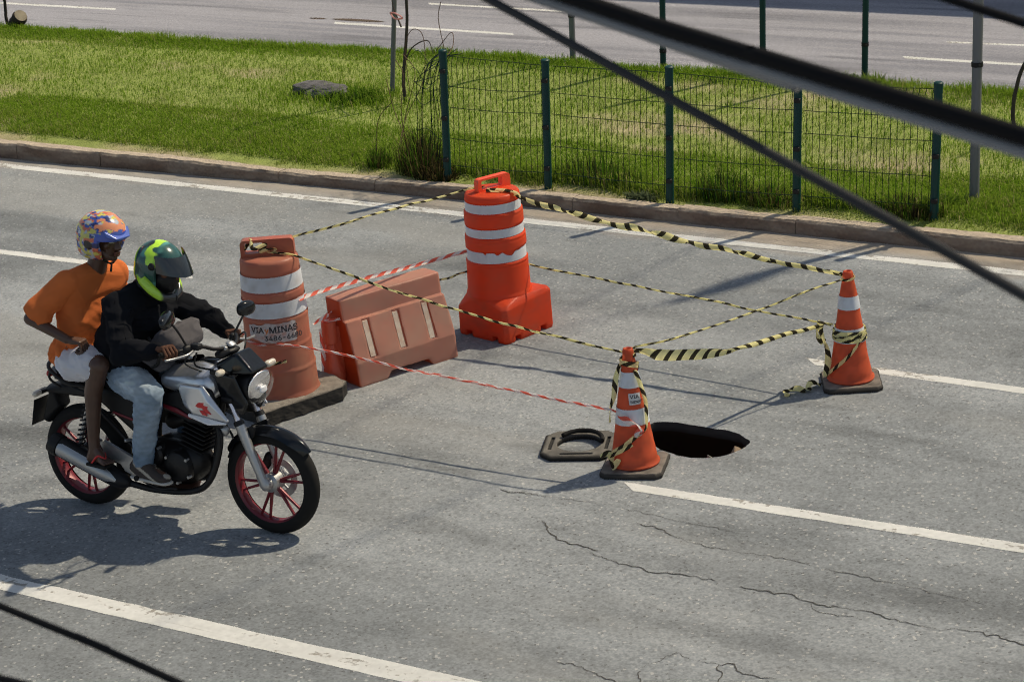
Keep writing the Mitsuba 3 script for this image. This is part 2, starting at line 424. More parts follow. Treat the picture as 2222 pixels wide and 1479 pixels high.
# ------------------------------------------------------------------ far carriageway and the ground all round
k = obj('ground', flat(Polygon([(-300, -300), (300, -300), (300, 400), (-300, 400)], [[(-9, 10), (-9, 14), (-4, 14), (-4, 10)]]), -0.06), M['far_asphalt'], smooth=False)
labels[k] = {'kind': 'structure'}
k = obj('far_road', flat(Polygon([(-80, 19.9), (40, 19.9), (40, 25.25), (-80, 25.25)]), 0.0), M['far_asphalt'], smooth=False)
labels[k] = {'kind': 'structure', 'label': 'grey asphalt carriageway behind the grass verge'}
for i, (x0, y0, x1, y1, w) in enumerate([(-16.66, 21.54, -14.13, 21.50, 0.085), (-23.0, 21.57, -19.96, 21.59, 0.085), (-9.6, 21.47, -7.4, 21.45, 0.085), (-16.15, 22.72, -14.17, 22.68, 0.075), (-9.44, 22.2, -7.8, 22.27, 0.06), (-21.6, 22.75, -19.4, 22.74, 0.075)]):
    stripe('lane_line', 'far_road', x0, y0, x1, y1, w, 20 + i, 0.8)
# shallow dirt patch broken out of the surface beside one of the dashes
pp = [(-16.95 + 0.0, 21.69)] 
for (cx, cy, rx, ry) in ((-16.42, 21.72, 0.36, 0.055), (-16.98, 21.70, 0.12, 0.03)):
    a = np.linspace(0, 2 * np.pi, 40, endpoint=False)
    rr = 0.75 + 0.5 * meshkit.fbm(np.c_[np.cos(a), np.sin(a), a * 0] * 2.2 + cx, 3)
    g = Polygon(np.c_[cx + rx * rr * np.cos(a), cy + ry * rr * np.sin(a)])
    mm = flat(g, 0.004)
    obj('dirt_patch', mm, M['vc_matte'], 'far_road', smooth=True, color=vcol(mm, (0.10, 0.075, 0.06)))

# unseen wall added beyond the far carriageway to throw a shadow on the tarmac
wk = thing('boundary_wall', 'plain unseen wall added beyond the rear carriageway to cast the dark shadow strip', 'wall')
wm = cat([box((-8 - 8 + 12 * i, 25.35, 1.32), (11.98, 0.18, 2.76)) for i in range(5)])
obj('wall_face', wm, M['kerb'], wk, smooth=False)
obj('coping', box((8, 25.35, 2.74), (60, 0.26, 0.08)), M['kerb'], wk, smooth=False)

# ------------------------------------------------------------------ kerb
KX = np.array([-40, -16.2, -13.9, -12.9, -11, -6, 14])
KY = np.array([15.45, 15.625, 15.70, 15.755, 15.775, 15.785, 15.80])
KZ = np.array([0.145, 0.145, 0.13, 0.088, 0.10, 0.118, 0.12])
kerb_y = lambda x: np.interp(x, KX, KY)
kerb_z = lambda x: np.interp(x, KX, KZ)
x, i = -26.0, 0
kr = np.random.default_rng(4)
while x < 4:
    ln = 0.98 + kr.uniform(-0.03, 0.05)
    x1 = x + ln
    a, b = np.array([x + 0.002, kerb_y(x)]), np.array([x1 - 0.002, kerb_y(x1)])
    za, zb = kerb_z(x) + kr.uniform(-0.008, 0.008), kerb_z(x1) + kr.uniform(-0.008, 0.008)
    off = kr.uniform(-0.006, 0.006)
    pts = []
    for (q, zt) in ((a, za), (b, zb)):
        for (dy, z) in ((0, -0.1), (0.012, zt - 0.02), (0.03, zt), (0.135, zt), (0.14, -0.1)):
            pts.append([q[0], q[1] + dy + off, z])
    m = clean(hullp(pts))
    m = m.subdivide_to_size(0.07)
    m.merge_vertices()
    v = np.array(m.vertices)
    v[:, 1] += (meshkit.fbm(v * 9, 3, 1) - 0.5) * 0.035
    v[:, 2] += (meshkit.fbm(v * 8, 3, 2) - 0.5) * 0.022 * (v[:, 2] > 0)
    m.vertices = v
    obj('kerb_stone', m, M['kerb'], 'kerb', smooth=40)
    x, i = x1, i + 1
labels['kerb'] = {'kind': 'structure', 'label': 'reddish concrete kerb stones edging the grass verge'}

# ------------------------------------------------------------------ grass verge
def lawn_z(x, y):
    x, y = np.asarray(x, float), np.asarray(y, float)
    ky = kerb_y(x)
    e = np.clip((y - ky) / 0.6, 0, 1)
    base = kerb_z(x) - 0.025 + 0.04 * e
    base = base + (0.15 - base) * np.clip((y - ky - 1.2) / 2, 0, 1)
    n = meshkit.fbm(np.stack([x * 0.55, y * 0.7, x * 0], -1), 3, 8) - 0.5
    z = base + n * 0.10 * e
    edge = 19.95 + 0.12 * (meshkit.noise(np.stack([x * 0.8, x * 0, x * 0], -1), 3) - 0.5)
    f = np.clip((edge + 0.35 - y) / 0.5, 0, 1)
    return z * f + (1 - f) * -0.02

gx, gy = np.meshgrid(np.linspace(-27, 2, 420), np.linspace(0, 1, 90), indexing='ij')
yy = kerb_y(gx) + 0.12 + gy * (20.45 - kerb_y(gx) - 0.12)
gz = lawn_z(gx, yy)
lv = np.stack([gx, yy, gz], -1).reshape(-1, 3)
ii, jj = np.meshgrid(np.arange(419), np.arange(89), indexing='ij')
q = np.stack([ii * 90 + jj, (ii + 1) * 90 + jj, (ii + 1) * 90 + jj + 1, ii * 90 + jj + 1], -1).reshape(-1, 4)
lm = trimesh.Trimesh(lv, np.vstack([q[:, [0, 1, 2]], q[:, [0, 2, 3]]]), process=False)
n1 = meshkit.fbm(np.stack([lv[:, 0] * 0.9, lv[:, 1] * 1.5, lv[:, 0] * 0], -1), 4, 21)[:, None]
n2 = meshkit.fbm(lv * 9, 3, 13)[:, None]
soil, thatch = np.array([0.33, 0.26, 0.18]), np.array([0.22, 0.26, 0.07])
kd = np.clip(1 - (lv[:, 1] - kerb_y(lv[:, 0]) - 0.12) / 0.3, 0, 1)[:, None]
w = np.clip(kd * 1.2 + (n1 - 0.63) * 4, 0, 0.7)
lc = (thatch * (1 - w) + soil * w) * (0.7 + 0.6 * n2)
k = obj('verge', lm, M['vc_matte'], smooth=True, color=lc)
labels[k] = {'kind': 'structure', 'label': 'strip of ground with mown grass between the two carriageways'}

# grass blades: short mown lawn with taller fringes
def dens(x, y):
    """height (m), yellowness 0..1, keep probability"""
    ky = kerb_y(x)
    d = y - ky
    pz = np.zeros_like(x)
    n = meshkit.fbm(np.stack([x * 0.9, y * 1.5, pz], -1), 4, 21)
    nf = meshkit.fbm(np.stack([x * 4, y * 4, pz], -1), 3, 22)
    h = 0.022 + 0.028 * n + 0.022 * nf
    yel = np.clip((n - 0.50) * 2.6, 0, 1) * 0.6 + 0.10 * nf
    keep = np.clip(1.0 - 4.0 * np.clip(n - 0.60, 0, 1), 0.5, 1)
    # lush fringe along the kerb: wide on the left and on the right, narrow behind the fence
    wl = np.where(x < -11.6, 1.0, np.where(x > -6.9, 1.1, 0.55))
    c = np.where((x > -11.6) & (x < -6.9), 0.42, 0.62)
    fr = np.exp(-((d - c) / (wl * 0.5)) ** 2)
    h = h + fr * np.where((x > -11.6) & (x < -6.9), 0.080, 0.022) * (0.35 + 1.1 * nf)
    yel = yel * (1 - 0.45 * fr) + 0.40 * fr * nf
    # bare soil right behind the kerb
    keep = keep * np.clip((d - 0.06 - 0.30 * np.clip(nf - 0.3, 0, 1)) / 0.22, 0.03, 1)
    tuft = np.clip((nf - 0.5) * 5, 0, 1)
    h = np.where(d < 0.35, h * (0.25 + 0.45 * tuft), h)
    # far edge, left longer
    fe = np.exp(-((y - 19.95) / 0.35) ** 2)
    h = h + fe * 0.06 * (0.3 + nf)
    yel = yel * (1 - 0.5 * fe)
    rk = np.exp(-(((x + 13.9) / 0.8) ** 2 + ((y - 18.0) / 0.35) ** 2))
    h = h + rk * 0.09
    yel = yel * (1 - 0.8 * rk)
    right = np.clip((x + 8.2) / 2, 0, 1)
    h = h + right * 0.03
    return h, np.clip(yel, 0, 1), keep

def blades(n, seed, xr, yr, hmul=1.0, wmul=1.0):
    r = np.random.default_rng(seed)
    x = r.uniform(*xr, n)
    y = r.uniform(*yr, n)
    # only where the photograph's surroundings can show it
    ok = (y > kerb_y(x) + 0.13) & (y < 20.15)
    x, y = x[ok], y[ok]
    h, yel, keep = dens(x, y)
    ok = r.uniform(size=len(x)) < keep
    x, y, h, yel = x[ok], y[ok], h[ok], yel[ok]
    n = len(x)
    z = lawn_z(x, y) - 0.008
    h = h * hmul * r.uniform(0.55, 1.35, n)
    az = r.uniform(0, 2 * np.pi, n)
    lean = r.uniform(0.15, 0.95, n)
    wdt = (0.0045 + 0.02 * h) * r.uniform(0.7, 1.3, n) * wmul
    d = np.stack([np.cos(az), np.sin(az)], -1)
    s = np.stack([-d[:, 1], d[:, 0]], -1)
    base = np.stack([x, y, z], -1)
    mid = base + np.c_[d * (lean * h * 0.32)[:, None], h * 0.62]
    tip = base + np.c_[d * (lean * h * 0.95)[:, None], h * (1.05 - 0.35 * lean)]
    S = np.c_[s, np.zeros(n)]
    v = np.stack([base - S * wdt[:, None] * 0.5, base + S * wdt[:, None] * 0.5, mid - S * wdt[:, None] * 0.42, mid + S * wdt[:, None] * 0.42, tip], 1)
    f0 = np.array([[0, 1, 3], [0, 3, 2], [2, 3, 4]])
    f = (np.arange(n)[:, None, None] * 5 + f0).reshape(-1, 3)
    g1, g2, yl, dry = np.array([0.150, 0.270, 0.020]), np.array([0.245, 0.370, 0.036]), np.array([0.285, 0.345, 0.062]), np.array([0.46, 0.40, 0.19])
    u = r.uniform(size=(n, 1))
    c = g1 * (1 - u) + g2 * u
    k = (yel[:, None] * r.uniform(0.5, 1.2, (n, 1))).clip(0, 1)
    c = c * (1 - k) + yl * k
    dk = (r.uniform(size=(n, 1)) < 0.05 + 0.22 * yel[:, None]) * r.uniform(0.4, 1, (n, 1))
    c = c * (1 - dk) + dry * dk
    db = np.clip(1.15 - (y - kerb_y(x) - 0.05) / 0.30, 0, 1)[:, None] * r.uniform(0.2, 1.0, (n, 1))
    c = c * (1 - db) + np.array([0.20, 0.155, 0.075]) * db
    c = c * r.uniform(0.75, 1.2, (n, 1))
    cc = np.repeat(c[:, None], 5, 1)
    return v.reshape(-1, 3), f, cc.reshape(-1, 3)

parts_v, parts_f, parts_c, at = [], [], [], 0
for (n, seed, xr, yr) in ((165000, 1, (-23.5, -4.5), (15.7, 20.2)), (90000, 2, (-17.5, -5.0), (15.7, 17.3)), (30000, 3, (-23.5, -6.5), (19.4, 20.2))):
    v, f, c = blades(n, seed, xr, yr)
    parts_v.append(v); parts_f.append(f + at); parts_c.append(c); at += len(v)
gm = trimesh.Trimesh(np.vstack(parts_v), np.vstack(parts_f), process=False)
k = obj('grass', gm, M['grass'], smooth=False, color=np.vstack(parts_c))
labels[k] = {'kind': 'stuff', 'label': 'mown green and yellowing grass covering the verge', 'category': 'grass'}

def wild(name, label, category, n, cx, cy, rx, ry, h, cols, seed, lean=0.5, wd=0.006, group=None):
    """one clump of long blades as a plant of its own"""
    r = np.random.default_rng(seed)
    a, q = r.uniform(0, 2 * np.pi, n), np.sqrt(r.uniform(0, 1, n))
    x, y = cx + rx * q * np.cos(a), cy + ry * q * np.sin(a)
    z = lawn_z(x, y) - 0.01
    hh = h * r.uniform(0.4, 1.1, n) * (1 - 0.5 * q)
    az = np.where(r.uniform(size=n) < 0.6, a, r.uniform(0, 2 * np.pi, n))
    ln = r.uniform(0.05, lean, n)
    d = np.stack([np.cos(az), np.sin(az)], -1)
    s = np.stack([-d[:, 1], d[:, 0], np.zeros(n)], -1) * wd
    base = np.stack([x, y, z], -1)
    mid = base + np.c_[d * (ln * hh * 0.4)[:, None], hh * 0.6]
    tip = base + np.c_[d * (ln * hh)[:, None], hh * (1.05 - 0.4 * ln)]
    v = np.stack([base - s / 2, base + s / 2, mid - s / 2, mid + s / 2, tip], 1)
    f = (np.arange(n)[:, None, None] * 5 + np.array([[0, 1, 3], [0, 3, 2], [2, 3, 4]])).reshape(-1, 3)
    cols = np.asarray(cols, float)
    c = cols[r.integers(0, len(cols), n)] * r.uniform(0.7, 1.25, (n, 1))
    k = key_of(name)
    scene[k] = mikit.ply(trimesh.Trimesh(v.reshape(-1, 3), f, process=False), M['grass'], smooth=False, color=np.repeat(c[:, None], 5, 1).reshape(-1, 3))
    tag(k, label, category, group)
    return k

GRN, DRK, BRN = [(0.07, 0.17, 0.012), (0.12, 0.23, 0.02), (0.05, 0.12, 0.012)], [(0.045, 0.07, 0.016), (0.06, 0.07, 0.02), (0.075, 0.06, 0.025)], [(0.10, 0.075, 0.035), (0.065, 0.05, 0.026), (0.17, 0.135, 0.06)]
_unused = [(0.06, 0.12, 0.015), (0.09, 0.15, 0.02), (0.04, 0.08, 0.012)], [(0.035, 0.05, 0.014), (0.05, 0.05, 0.02), (0.06, 0.045, 0.022)], [(0.09, 0.065, 0.03), (0.055, 0.04, 0.022), (0.14, 0.11, 0.05)]
wild('dry_bush', 'dark dry clump of dead stems at the torn left end of the wire fence', 'bush', 520, -11.68, 16.14, 0.24, 0.16, 0.58, BRN + DRK + GRN, 31, 0.5, 0.006)
wild('weed_clump', 'low dark weed clump at the foot of the leftmost fence post', 'weed', 500, -11.45, 16.02, 0.22, 0.12, 0.22, DRK + BRN, 32, 0.9, 0.008)
wild('weed_clump', 'tall grass tuft behind the wire between the second and third fence posts', 'weed', 420, -9.95, 16.25, 0.45, 0.12, 0.36, GRN + DRK, 33, 0.4, 0.006)
wild('weed_clump', 'dark green grass tuft just right of the third fence post', 'weed', 520, -8.78, 16.2, 0.28, 0.13, 0.36, GRN + DRK, 34, 0.45, 0.007)
wild('weed_clump', 'shaggy grass tuft left of the fourth fence post', 'weed', 400, -8.35, 16.15, 0.22, 0.12, 0.26, GRN + BRN, 35, 0.7, 0.006)
wild('weed_clump', 'low brownish weeds at the foot of the rightmost fence post', 'weed', 500, -7.2, 16.15, 0.3, 0.13, 0.24, DRK + BRN + GRN, 36, 0.8, 0.007)
wild('weed_clump', 'small grey-green leafy weed left of the third post, by the kerb', 'weed', 240, -9.42, 15.98, 0.16, 0.07, 0.13, [(0.10, 0.13, 0.07), (0.13, 0.16, 0.09)], 37, 1.0, 0.014)
wild('weed_clump', 'bright green weeds growing right of the grey rock', 'weed', 520, -13.75, 18.0, 0.34, 0.2, 0.17, [(0.10, 0.20, 0.02), (0.14, 0.23, 0.03)], 38, 0.9, 0.016)
wild('weed_clump', 'dark dry grass tuft left of the dead bush', 'weed', 260, -12.15, 16.18, 0.12, 0.1, 0.28, DRK + GRN, 39, 0.4, 0.006)
wild('weed_clump', 'yellow-green weeds in front of the far-side green poles', 'weed', 300, -9.15, 19.9, 0.3, 0.12, 0.22, [(0.13, 0.21, 0.03), (0.17, 0.22, 0.05)], 40, 0.8, 0.012)

# ------------------------------------------------------------------ rock, log, saplings, poles
k = thing('rock', 'low grey split boulder lying in the grass left of the thin stakes', 'rock')
for (c, s, sd) in (((-14.33, 18.14, 0.20), (0.20, 0.15, 0.05), 1), ((-14.05, 18.04, 0.195), (0.165, 0.14, 0.06), 2), ((-14.19, 17.99, 0.17), (0.11, 0.1, 0.05), 3)):
    m = trimesh.creation.icosphere(subdivisions=4)
    v = np.array(m.vertices)
    v = v * (0.75 + 0.7 * meshkit.fbm(v * 1.6 + sd * 7, 4, sd)[:, None])
    v = np.sign(v) * np.abs(v) ** 0.8
    v = v * (1 + 0.10 * (meshkit.fbm(v * 6 + sd, 3, sd)[:, None] - 0.5))
    m.vertices = v * np.array(s) + np.array(c)
    obj('slab', m, M['vc_matte'], k, smooth=25, color=None) if False else obj('slab', m, M['vc_matte'], k, smooth=True, color=vcol(m, (0.125, 0.12, 0.125), (0.04, 0.04, 0.035), 0.7, 9, sd, 0.35))

k = thing('log', 'short dark log with a pale sawn end, far grass edge, top left', 'log')
ax = V(0.20, -0.06, 0.17)
m = tube(V(-20.17, 20.02, 0.10) + np.linspace(0, 1, 9)[:, None] * ax, 0.085 + 0.008 * np.sin(np.arange(9) * 2.1), 22)
m = jitter(m, 0.02, 7, 3)
obj('bark', m, M['vc_matte'], k, smooth=True, color=vcol(m, (0.05, 0.038, 0.03), (0.02, 0.015, 0.012), 0.8, 12))
e = V(-20.17, 20.02, 0.10) + ax * 1.012
th = ax / np.linalg.norm(ax)
sa = np.cross(th, [0, 0, 1]); sa /= np.linalg.norm(sa); sb = np.cross(th, sa)
aa = np.linspace(0, 2 * np.pi, 25)[:-1]
dv = np.vstack([e + th * 0.004, e + (np.cos(aa)[:, None] * sa + np.sin(aa)[:, None] * sb) * 0.075])
obj('sawn_end', trimesh.Trimesh(dv, [[0, 1 + i, 1 + (i + 1) % 24] for i in range(24)], process=False), M['vc_matte'], k, smooth=True, color=vcol(trimesh.Trimesh(dv, [[0, 1, 2]], process=False), (0.30, 0.26, 0.19), (0.1, 0.08, 0.06), 0.6, 9))

def sapling(base, pts, r, label, bark=(0.07, 0.055, 0.045), twigs=(), seed=0):
    k = thing('sapling', label, 'sapling')
    p = spline(np.array(base) + np.array(pts, float), 8)
    p = p + (meshkit.fbm(p * 5 + seed, 3, seed)[:, None] - 0.5) * 0.03
    m = tube(p, np.linspace(r, r * 0.6, len(p)), 8)
    obj('trunk', m, M['vc_matte'], k, smooth=True, color=vcol(m, bark, (0.02, 0.02, 0.02), 0.5, 20))
    for tw in twigs:
        q = spline(np.array(base) + np.array(tw, float), 8)
        m = tube(q, np.linspace(0.009, 0.003, len(q)), 5)
        obj('twig', m, M['vc_matte'], k, smooth=True, color=vcol(m, bark))
    return k

sapling((-13.21, 18.07, 0.12), [(0, 0, 0), (0.06, 0.01, 0.5), (0.14, 0.01, 1.0), (0.21, 0, 1.6), (0.32, 0, 2.4), (0.42, 0.01, 3.2)], 0.017, 'thin dark sapling trunk nearest the torn left end of the fence', twigs=[[(0.02, 0, 0.35), (0.15, 0, 0.55), (0.3, 0.05, 0.62), (0.36, 0.05, 0.5)], [(0.05, 0, 0.75), (-0.1, 0.1, 0.95), (-0.06, 0.1, 1.15)]])
sapling((-7.32, 18.65, 0.12), [(0, 0, 0), (0.0, 0, 0.3), (0.08, 0.05, 0.6), (0.32, 0.1, 1.0), (0.5, 0.1, 1.6)], 0.02, 'thin dark bent sapling stem at the right edge of the picture', seed=3)
sapling((-20.23, 20.02, 0.1), [(0, 0, 0), (-0.02, 0, 0.10), (-0.05, 0.02, 0.25), (-0.03, 0, 0.6), (0.0, 0, 1.4)], 0.022, 'dark curved sapling stem beside the log, top left corner', (0.03, 0.025, 0.02), seed=5)
k = thing('stake', 'straight grey stake standing left of the thin sapling trunk', 'stake')
obj('shaft', tube([V(-13.5, 18.28, 0.1), V(-13.36, 18.28, 1.1), V(-13.18, 18.28, 2.6)], 0.024, 10), M['galvanised'], k)
obj('tie', tube(spline([V(-13.42, 18.27, 0.95), V(-13.28, 18.14, 0.93), V(-13.12, 18.05, 0.96), V(-13.24, 18.1, 0.99), V(-13.42, 18.27, 0.95)], 6), 0.008, 5), M['tape_rw'], k)

def pole(x, y, z0, hgt, r, leanx, matn, label, fit_z):
    k = thing('steel_pole', label, 'pole', 'bare poles standing on the verge')
    a, b = V(x, y, z0), V(x + leanx * hgt, y, hgt)
    s = lambda t: a + (b - a) * t
    obj('shaft', tube([a, s(0.5), b], r, 14), M[matn], k)
    obj('cap', tube([s(0.999), s(0.999) + V(0, 0, 0.03)], r * 1.12, 14), M['black_plastic'], k)
    for z in fit_z:
        t = z / hgt
        obj('clamp', cat([tube([s(t) - V(0, 0, 0.018), s(t) + V(0, 0, 0.018)], r * 1.18, 14), rod(s(t), s(t) + V(0.6, -0.8, 0) * (r + 0.045), 0.009, 8)]), M['black_plastic'], k)
    return k

pole(-6.83, 16.566, 0.1, 2.6, 0.038, 0.035, 'galvanised', 'tall grey pole standing in the grass right of the fence', (1.16,))
pole(-9.362, 20.1, 0.0, 2.4, 0.030, 0.045, 'green_post', 'dark green pole at the far edge of the grass, nearest the tall grey pole', (0.05, 0.45,))
pole(-10.372, 20.0, 0.0, 2.4, 0.030, 0.04, 'green_post', 'dark green far-edge pole, second one left of the tall grey pole', (0.35,))
pole(-11.462, 20.0, 0.0, 2.4, 0.030, 0.05, 'green_post', 'dark green far-edge pole, third one left of the tall grey pole', (0.3,))
pole(-12.449, 19.93, 0.0, 2.4, 0.030, 0.04, 'galvanised', 'thin grey pole at the far edge, leftmost of the row', (0.62,))

# ------------------------------------------------------------------ wire fence
fence = thing('wire_fence', 'green wire mesh fence with five dark green posts, torn at its left end', 'fence')
POSTS = [(-11.31, 15.993), (-10.332, 16.027), (-9.164, 15.985), (-8.076, 16.041), (-6.961, 16.10)]
PTOP = [1.20, 1.165, 1.185, 1.14, 1.165]
LEAN = 0.056
for (x, y), zt in zip(POSTS, PTOP):
    a, b = V(x, y, 0.08), V(x + LEAN * (zt - 0.1), y, zt)
    d = (b - a) / np.linalg.norm(b - a)
    pk = obj('post', tube([a, (a + b) / 2, b], 0.033, 16), M['green_post'], fence)
    obj('post_cap', tube([b - d * 0.005, b + d * 0.012, b + d * 0.02], [0.036, 0.036, 0.025], 16), M['green_post'], pk)
    for t in (0.18, 0.5, 0.86):
        q = a + (b - a) * t
        obj('clip', rbox(q + V(0.012, -0.034, 0), (0.05, 0.03, 0.035), 0.006), M['black_plastic'], pk)
def wires(p0, p1, n, ztop, sag=0.0, seed=0):
    r = np.random.default_rng(seed)
    ms = []
    for i in range(n):
        t = (i + 0.5) / n
        q = p0 + (p1 - p0) * t
        zt = ztop[0] + (ztop[1] - ztop[0]) * t
        zs = np.array([0.14, 0.42, 0.68, 0.94, 1.0])
        zs = zs[:4].tolist() + [zt - 0.05, zt]
        bend = [0, 0, 0, 0, 0.0, 0.03]
        w = r.normal(0, 0.002, (len(zs), 2))
        pts = [V(q[0] + LEAN * (z - 0.1) + a[0], q[1] + bb + a[1], z) for z, bb, a in zip(zs, bend, w)]
        ms.append(tube(pts, 0.0029, 4, caps=False))
    for z in (0.22, 0.45, 0.72, 0.9):
        n2 = 9
        tt = np.linspace(0, 1, n2)
        pts = [V(*(p0 + (p1 - p0) * t)[:2], 0) + V(LEAN * (z - 0.1), 0.004, z + sag * math.sin(math.pi * t) * -0.012 + r.normal(0, 0.0012)) for t in tt]
        ms.append(tube(pts, 0.0029, 4, caps=False))
    pts = [V(*(p0 + (p1 - p0) * t)[:2], 0) + V(LEAN * 0.9, 0.03, ztop[0] + (ztop[1] - ztop[0]) * t + r.normal(0, 0.0015)) for t in np.linspace(0, 1, 9)]
    ms.append(tube(pts, 0.0029, 4, caps=False))
    return cat(ms)
for i in range(4):
    p0, p1 = V(*POSTS[i], 0) + V(0.035, 0.028, 0), V(*POSTS[i + 1], 0) + V(-0.035, 0.028, 0)
    obj('wire_panel', wires(p0, p1, (17, 20, 19, 20)[i], (PTOP[i] - 0.05, PTOP[i + 1] - 0.05), (1, 0.3, 0.6, 0.3)[i], 50 + i), M['wire'], fence, smooth=True, kind='stuff')
r = np.random.default_rng(77)
ms = []
for i in range(16):      # the torn panel curls back to the left
    t = (i + 0.5) / 16
    x0, y0 = -11.34 - 0.52 * t, 16.03 + 0.22 * t**1.5
    top = 1.13 - 0.02 * t - 0.35 * t**4
    pts = [V(x0 - 0.02 + r.normal(0, 0.01), y0, 0.15), V(x0 + 0.02 + r.normal(0, 0.012), y0 + 0.03, 0.5), V(x0 + 0.03 + r.normal(0, 0.015), y0 + 0.06, 0.85), V(x0 + 0.06 + r.normal(0, 0.02), y0 + 0.14, top - 0.04), V(x0 + 0.1 + r.normal(0, 0.03), y0 + 0.22 + 0.1 * t, top + r.normal(0, 0.02))]
    if t > 0.45 and r.uniform() < 0.4:
        pts = pts[2:]
    ms.append(tube(spline(pts, 5), 0.0036, 4, caps=False))
for z, wz in ((0.45, 0.03), (0.72, 0.04), (0.93, 0.05), (1.1, 0.05)):
    pts = [V(-11.32 - 0.5 * t, 16.05 + 0.26 * t**1.5, z + wz * math.sin(7 * t + z * 9)) for t in np.linspace(0, 1, 8)]
    ms.append(tube(spline(pts, 4), 0.003, 4, caps=False))
obj('torn_wire_panel', cat(ms), M['wire'], fence, smooth=True, kind='stuff', label='torn wire panel curling away from the leftmost post')
ms = []
for (pts) in ([(-11.60, 16.4, 1.1), (-11.5, 16.5, 1.24), (-11.42, 16.4, 1.16), (-11.36, 16.2, 1.1)], [(-11.55, 16.45, 1.1), (-11.62, 16.5, 1.35), (-11.58, 16.5, 1.5)],
              [(-12.35, 17.0, 0.55), (-12.36, 17.0, 0.95), (-12.26, 17.0, 1.12), (-12.15, 17.0, 1.05), (-12.12, 16.9, 0.7), (-12.2, 16.7, 0.4), (-12.1, 16.4, 0.18)],
              [(-12.75, 17.2, 0.6), (-12.62, 17.1, 0.35), (-12.48, 17.0, 0.2)], [(-12.02, 16.3, 0.15), (-12.05, 16.5, 0.5), (-11.95, 16.55, 0.85), (-12.1, 16.6, 1.0)],
              [(-11.85, 16.2, 0.2), (-11.88, 16.2, 0.6), (-11.86, 16.25, 0.9), (-11.96, 16.3, 1.02)], [(-12.3, 16.35, 0.15), (-12.28, 16.4, 0.45), (-12.18, 16.5, 0.6)]):
    ms.append(tube(spline(pts, 7), 0.0036, 5, caps=False))
obj('loose_wire', cat(ms), M['rust_wire'], fence, smooth=True, kind='stuff', label='loose rusty wires sprung from the torn end')

# ------------------------------------------------------------------ overhead cables
def cable(pts, r, matn, label, name='cable', ext=1.0, smooth_fit=False):
    p = np.array(pts, float)
    a, b = p[0] + (p[0] - p[1]) / np.linalg.norm(p[0] - p[1]) * ext, p[-1] + (p[-1] - p[-2]) / np.linalg.norm(p[-1] - p[-2]) * ext
    p = np.vstack([a, p, b])
    s = np.r_[0, np.cumsum(np.linalg.norm(np.diff(p, axis=0), axis=1))]
    ss = np.linspace(0, s[-1], 80)
    p = np.stack([np.polyval(np.polyfit(s, p[:, q_], min(2, len(s) - 1)), ss) for q_ in range(3)], -1) if smooth_fit else spline(p, 10)
    k = key_of(name)
    scene[k] = mikit.ply(tube(p, r, 14), M[matn], smooth=True)
    if label:
        tag(k, label, 'cable')
    return k
C1 = np.array([[-1.568, 2.528, 4.815], [-1.442, 2.480, 4.802], [-1.115, 2.313, 4.791], [-0.843, 2.173, 4.782]])
cable([C1[0], C1[1], C1[2], C1[3]], 0.0098, 'cable', 'thick black overhead cable running from top centre to the right edge', ext=5)
cable(C1 + V(0.002, 0.004, -0.0185), 0.0072, 'cable_grey', 'grey cable strapped under the thick black overhead cable', ext=5)
cable([[-1.775, 2.630, 4.784], [-1.591, 2.548, 4.748], [-1.433, 2.455, 4.728], [-1.182, 2.348, 4.679], [-0.988, 2.217, 4.663], [-0.842, 2.170, 4.620]], 0.0060, 'cable_sunlit', 'thinner sagging black cable crossing below the thick one down to the right edge', ext=1.2, smooth_fit=True)
cable([[-1.285, 2.829, 4.790], [-1.172, 2.779, 4.778], [-1.056, 2.725, 4.765]], 0.0055, 'cable', 'black cable cutting the top right corner', ext=4)
cable([[-2.364, 2.156, 3.988], [-2.116, 2.079, 4.015], [-1.888, 1.991, 4.048]], 0.0052, 'cable', 'black cable crossing the bottom left corner', ext=3)
cable([[-2.274, 2.021, 3.964], [-2.214, 1.999, 3.980], [-2.158, 1.979, 3.992]], 0.0055, 'cable', 'sliver of black cable in the very bottom left corner', ext=2)
LIFT = 7.4
def high(pts, r, label, name='overhead_cable', ext=6):
    p = np.c_[np.array(pts, float), np.zeros(len(pts))] + SUN * LIFT
    return cable(p, r, 'cable', label, name, ext)
high([(-8.93, 10.4), (-8.899, 10.868), (-8.797, 11.965), (-8.713, 13.457), (-8.56, 15.2)], 0.011, 'high overhead cable whose faint shadow crosses the road left of the bright drum')
high([(-8.40, 13.3), (-8.12, 13.9), (-7.60, 15.21)], 0.006, 'high overhead cable with a splice case, shadowed left of the farther cone')
high([(-8.13, 14.02), (-7.828, 14.566), (-7.09, 15.702)], 0.010, 'high overhead cable shadowed across the kerb-side line behind the farther cone')
high([(-6.5, 14.1), (-6.203, 15.167), (-6.067, 15.628)], 0.011, 'high overhead cable shadowed near the right edge of the road')
sp = np.array([(-8.10, 13.94), (-7.98, 14.22), (-7.82, 14.61), (-7.72, 14.88), (-7.63, 15.12)])
sp = np.c_[sp, np.zeros(5)] + SUN * LIFT
k = key_of('splice_case')
scene[k] = mikit.ply(tube(spline(sp, 6), np.interp(np.linspace(0, 1, 25), [0, 0.12, 0.45, 0.6, 0.9, 1], [0.014, 0.045, 0.115, 0.10, 0.045, 0.014]), 14), M['cable'], smooth=True)
tag(k, 'spindle shaped splice case hung on the high overhead cable', 'cable splice')

# ------------------------------------------------------------------ drums, barrier, cones
BL, BR, CN, CF = V(-9.489, 11.364, 0.0), V(-8.904, 13.098, 0), V(-6.790, 11.258, 0), V(-6.202, 12.997, 0)
FADED, FADED_D = (0.56, 0.195, 0.128), (0.30, 0.10, 0.06)
BRIGHT = (0.88, 0.090, 0.028)

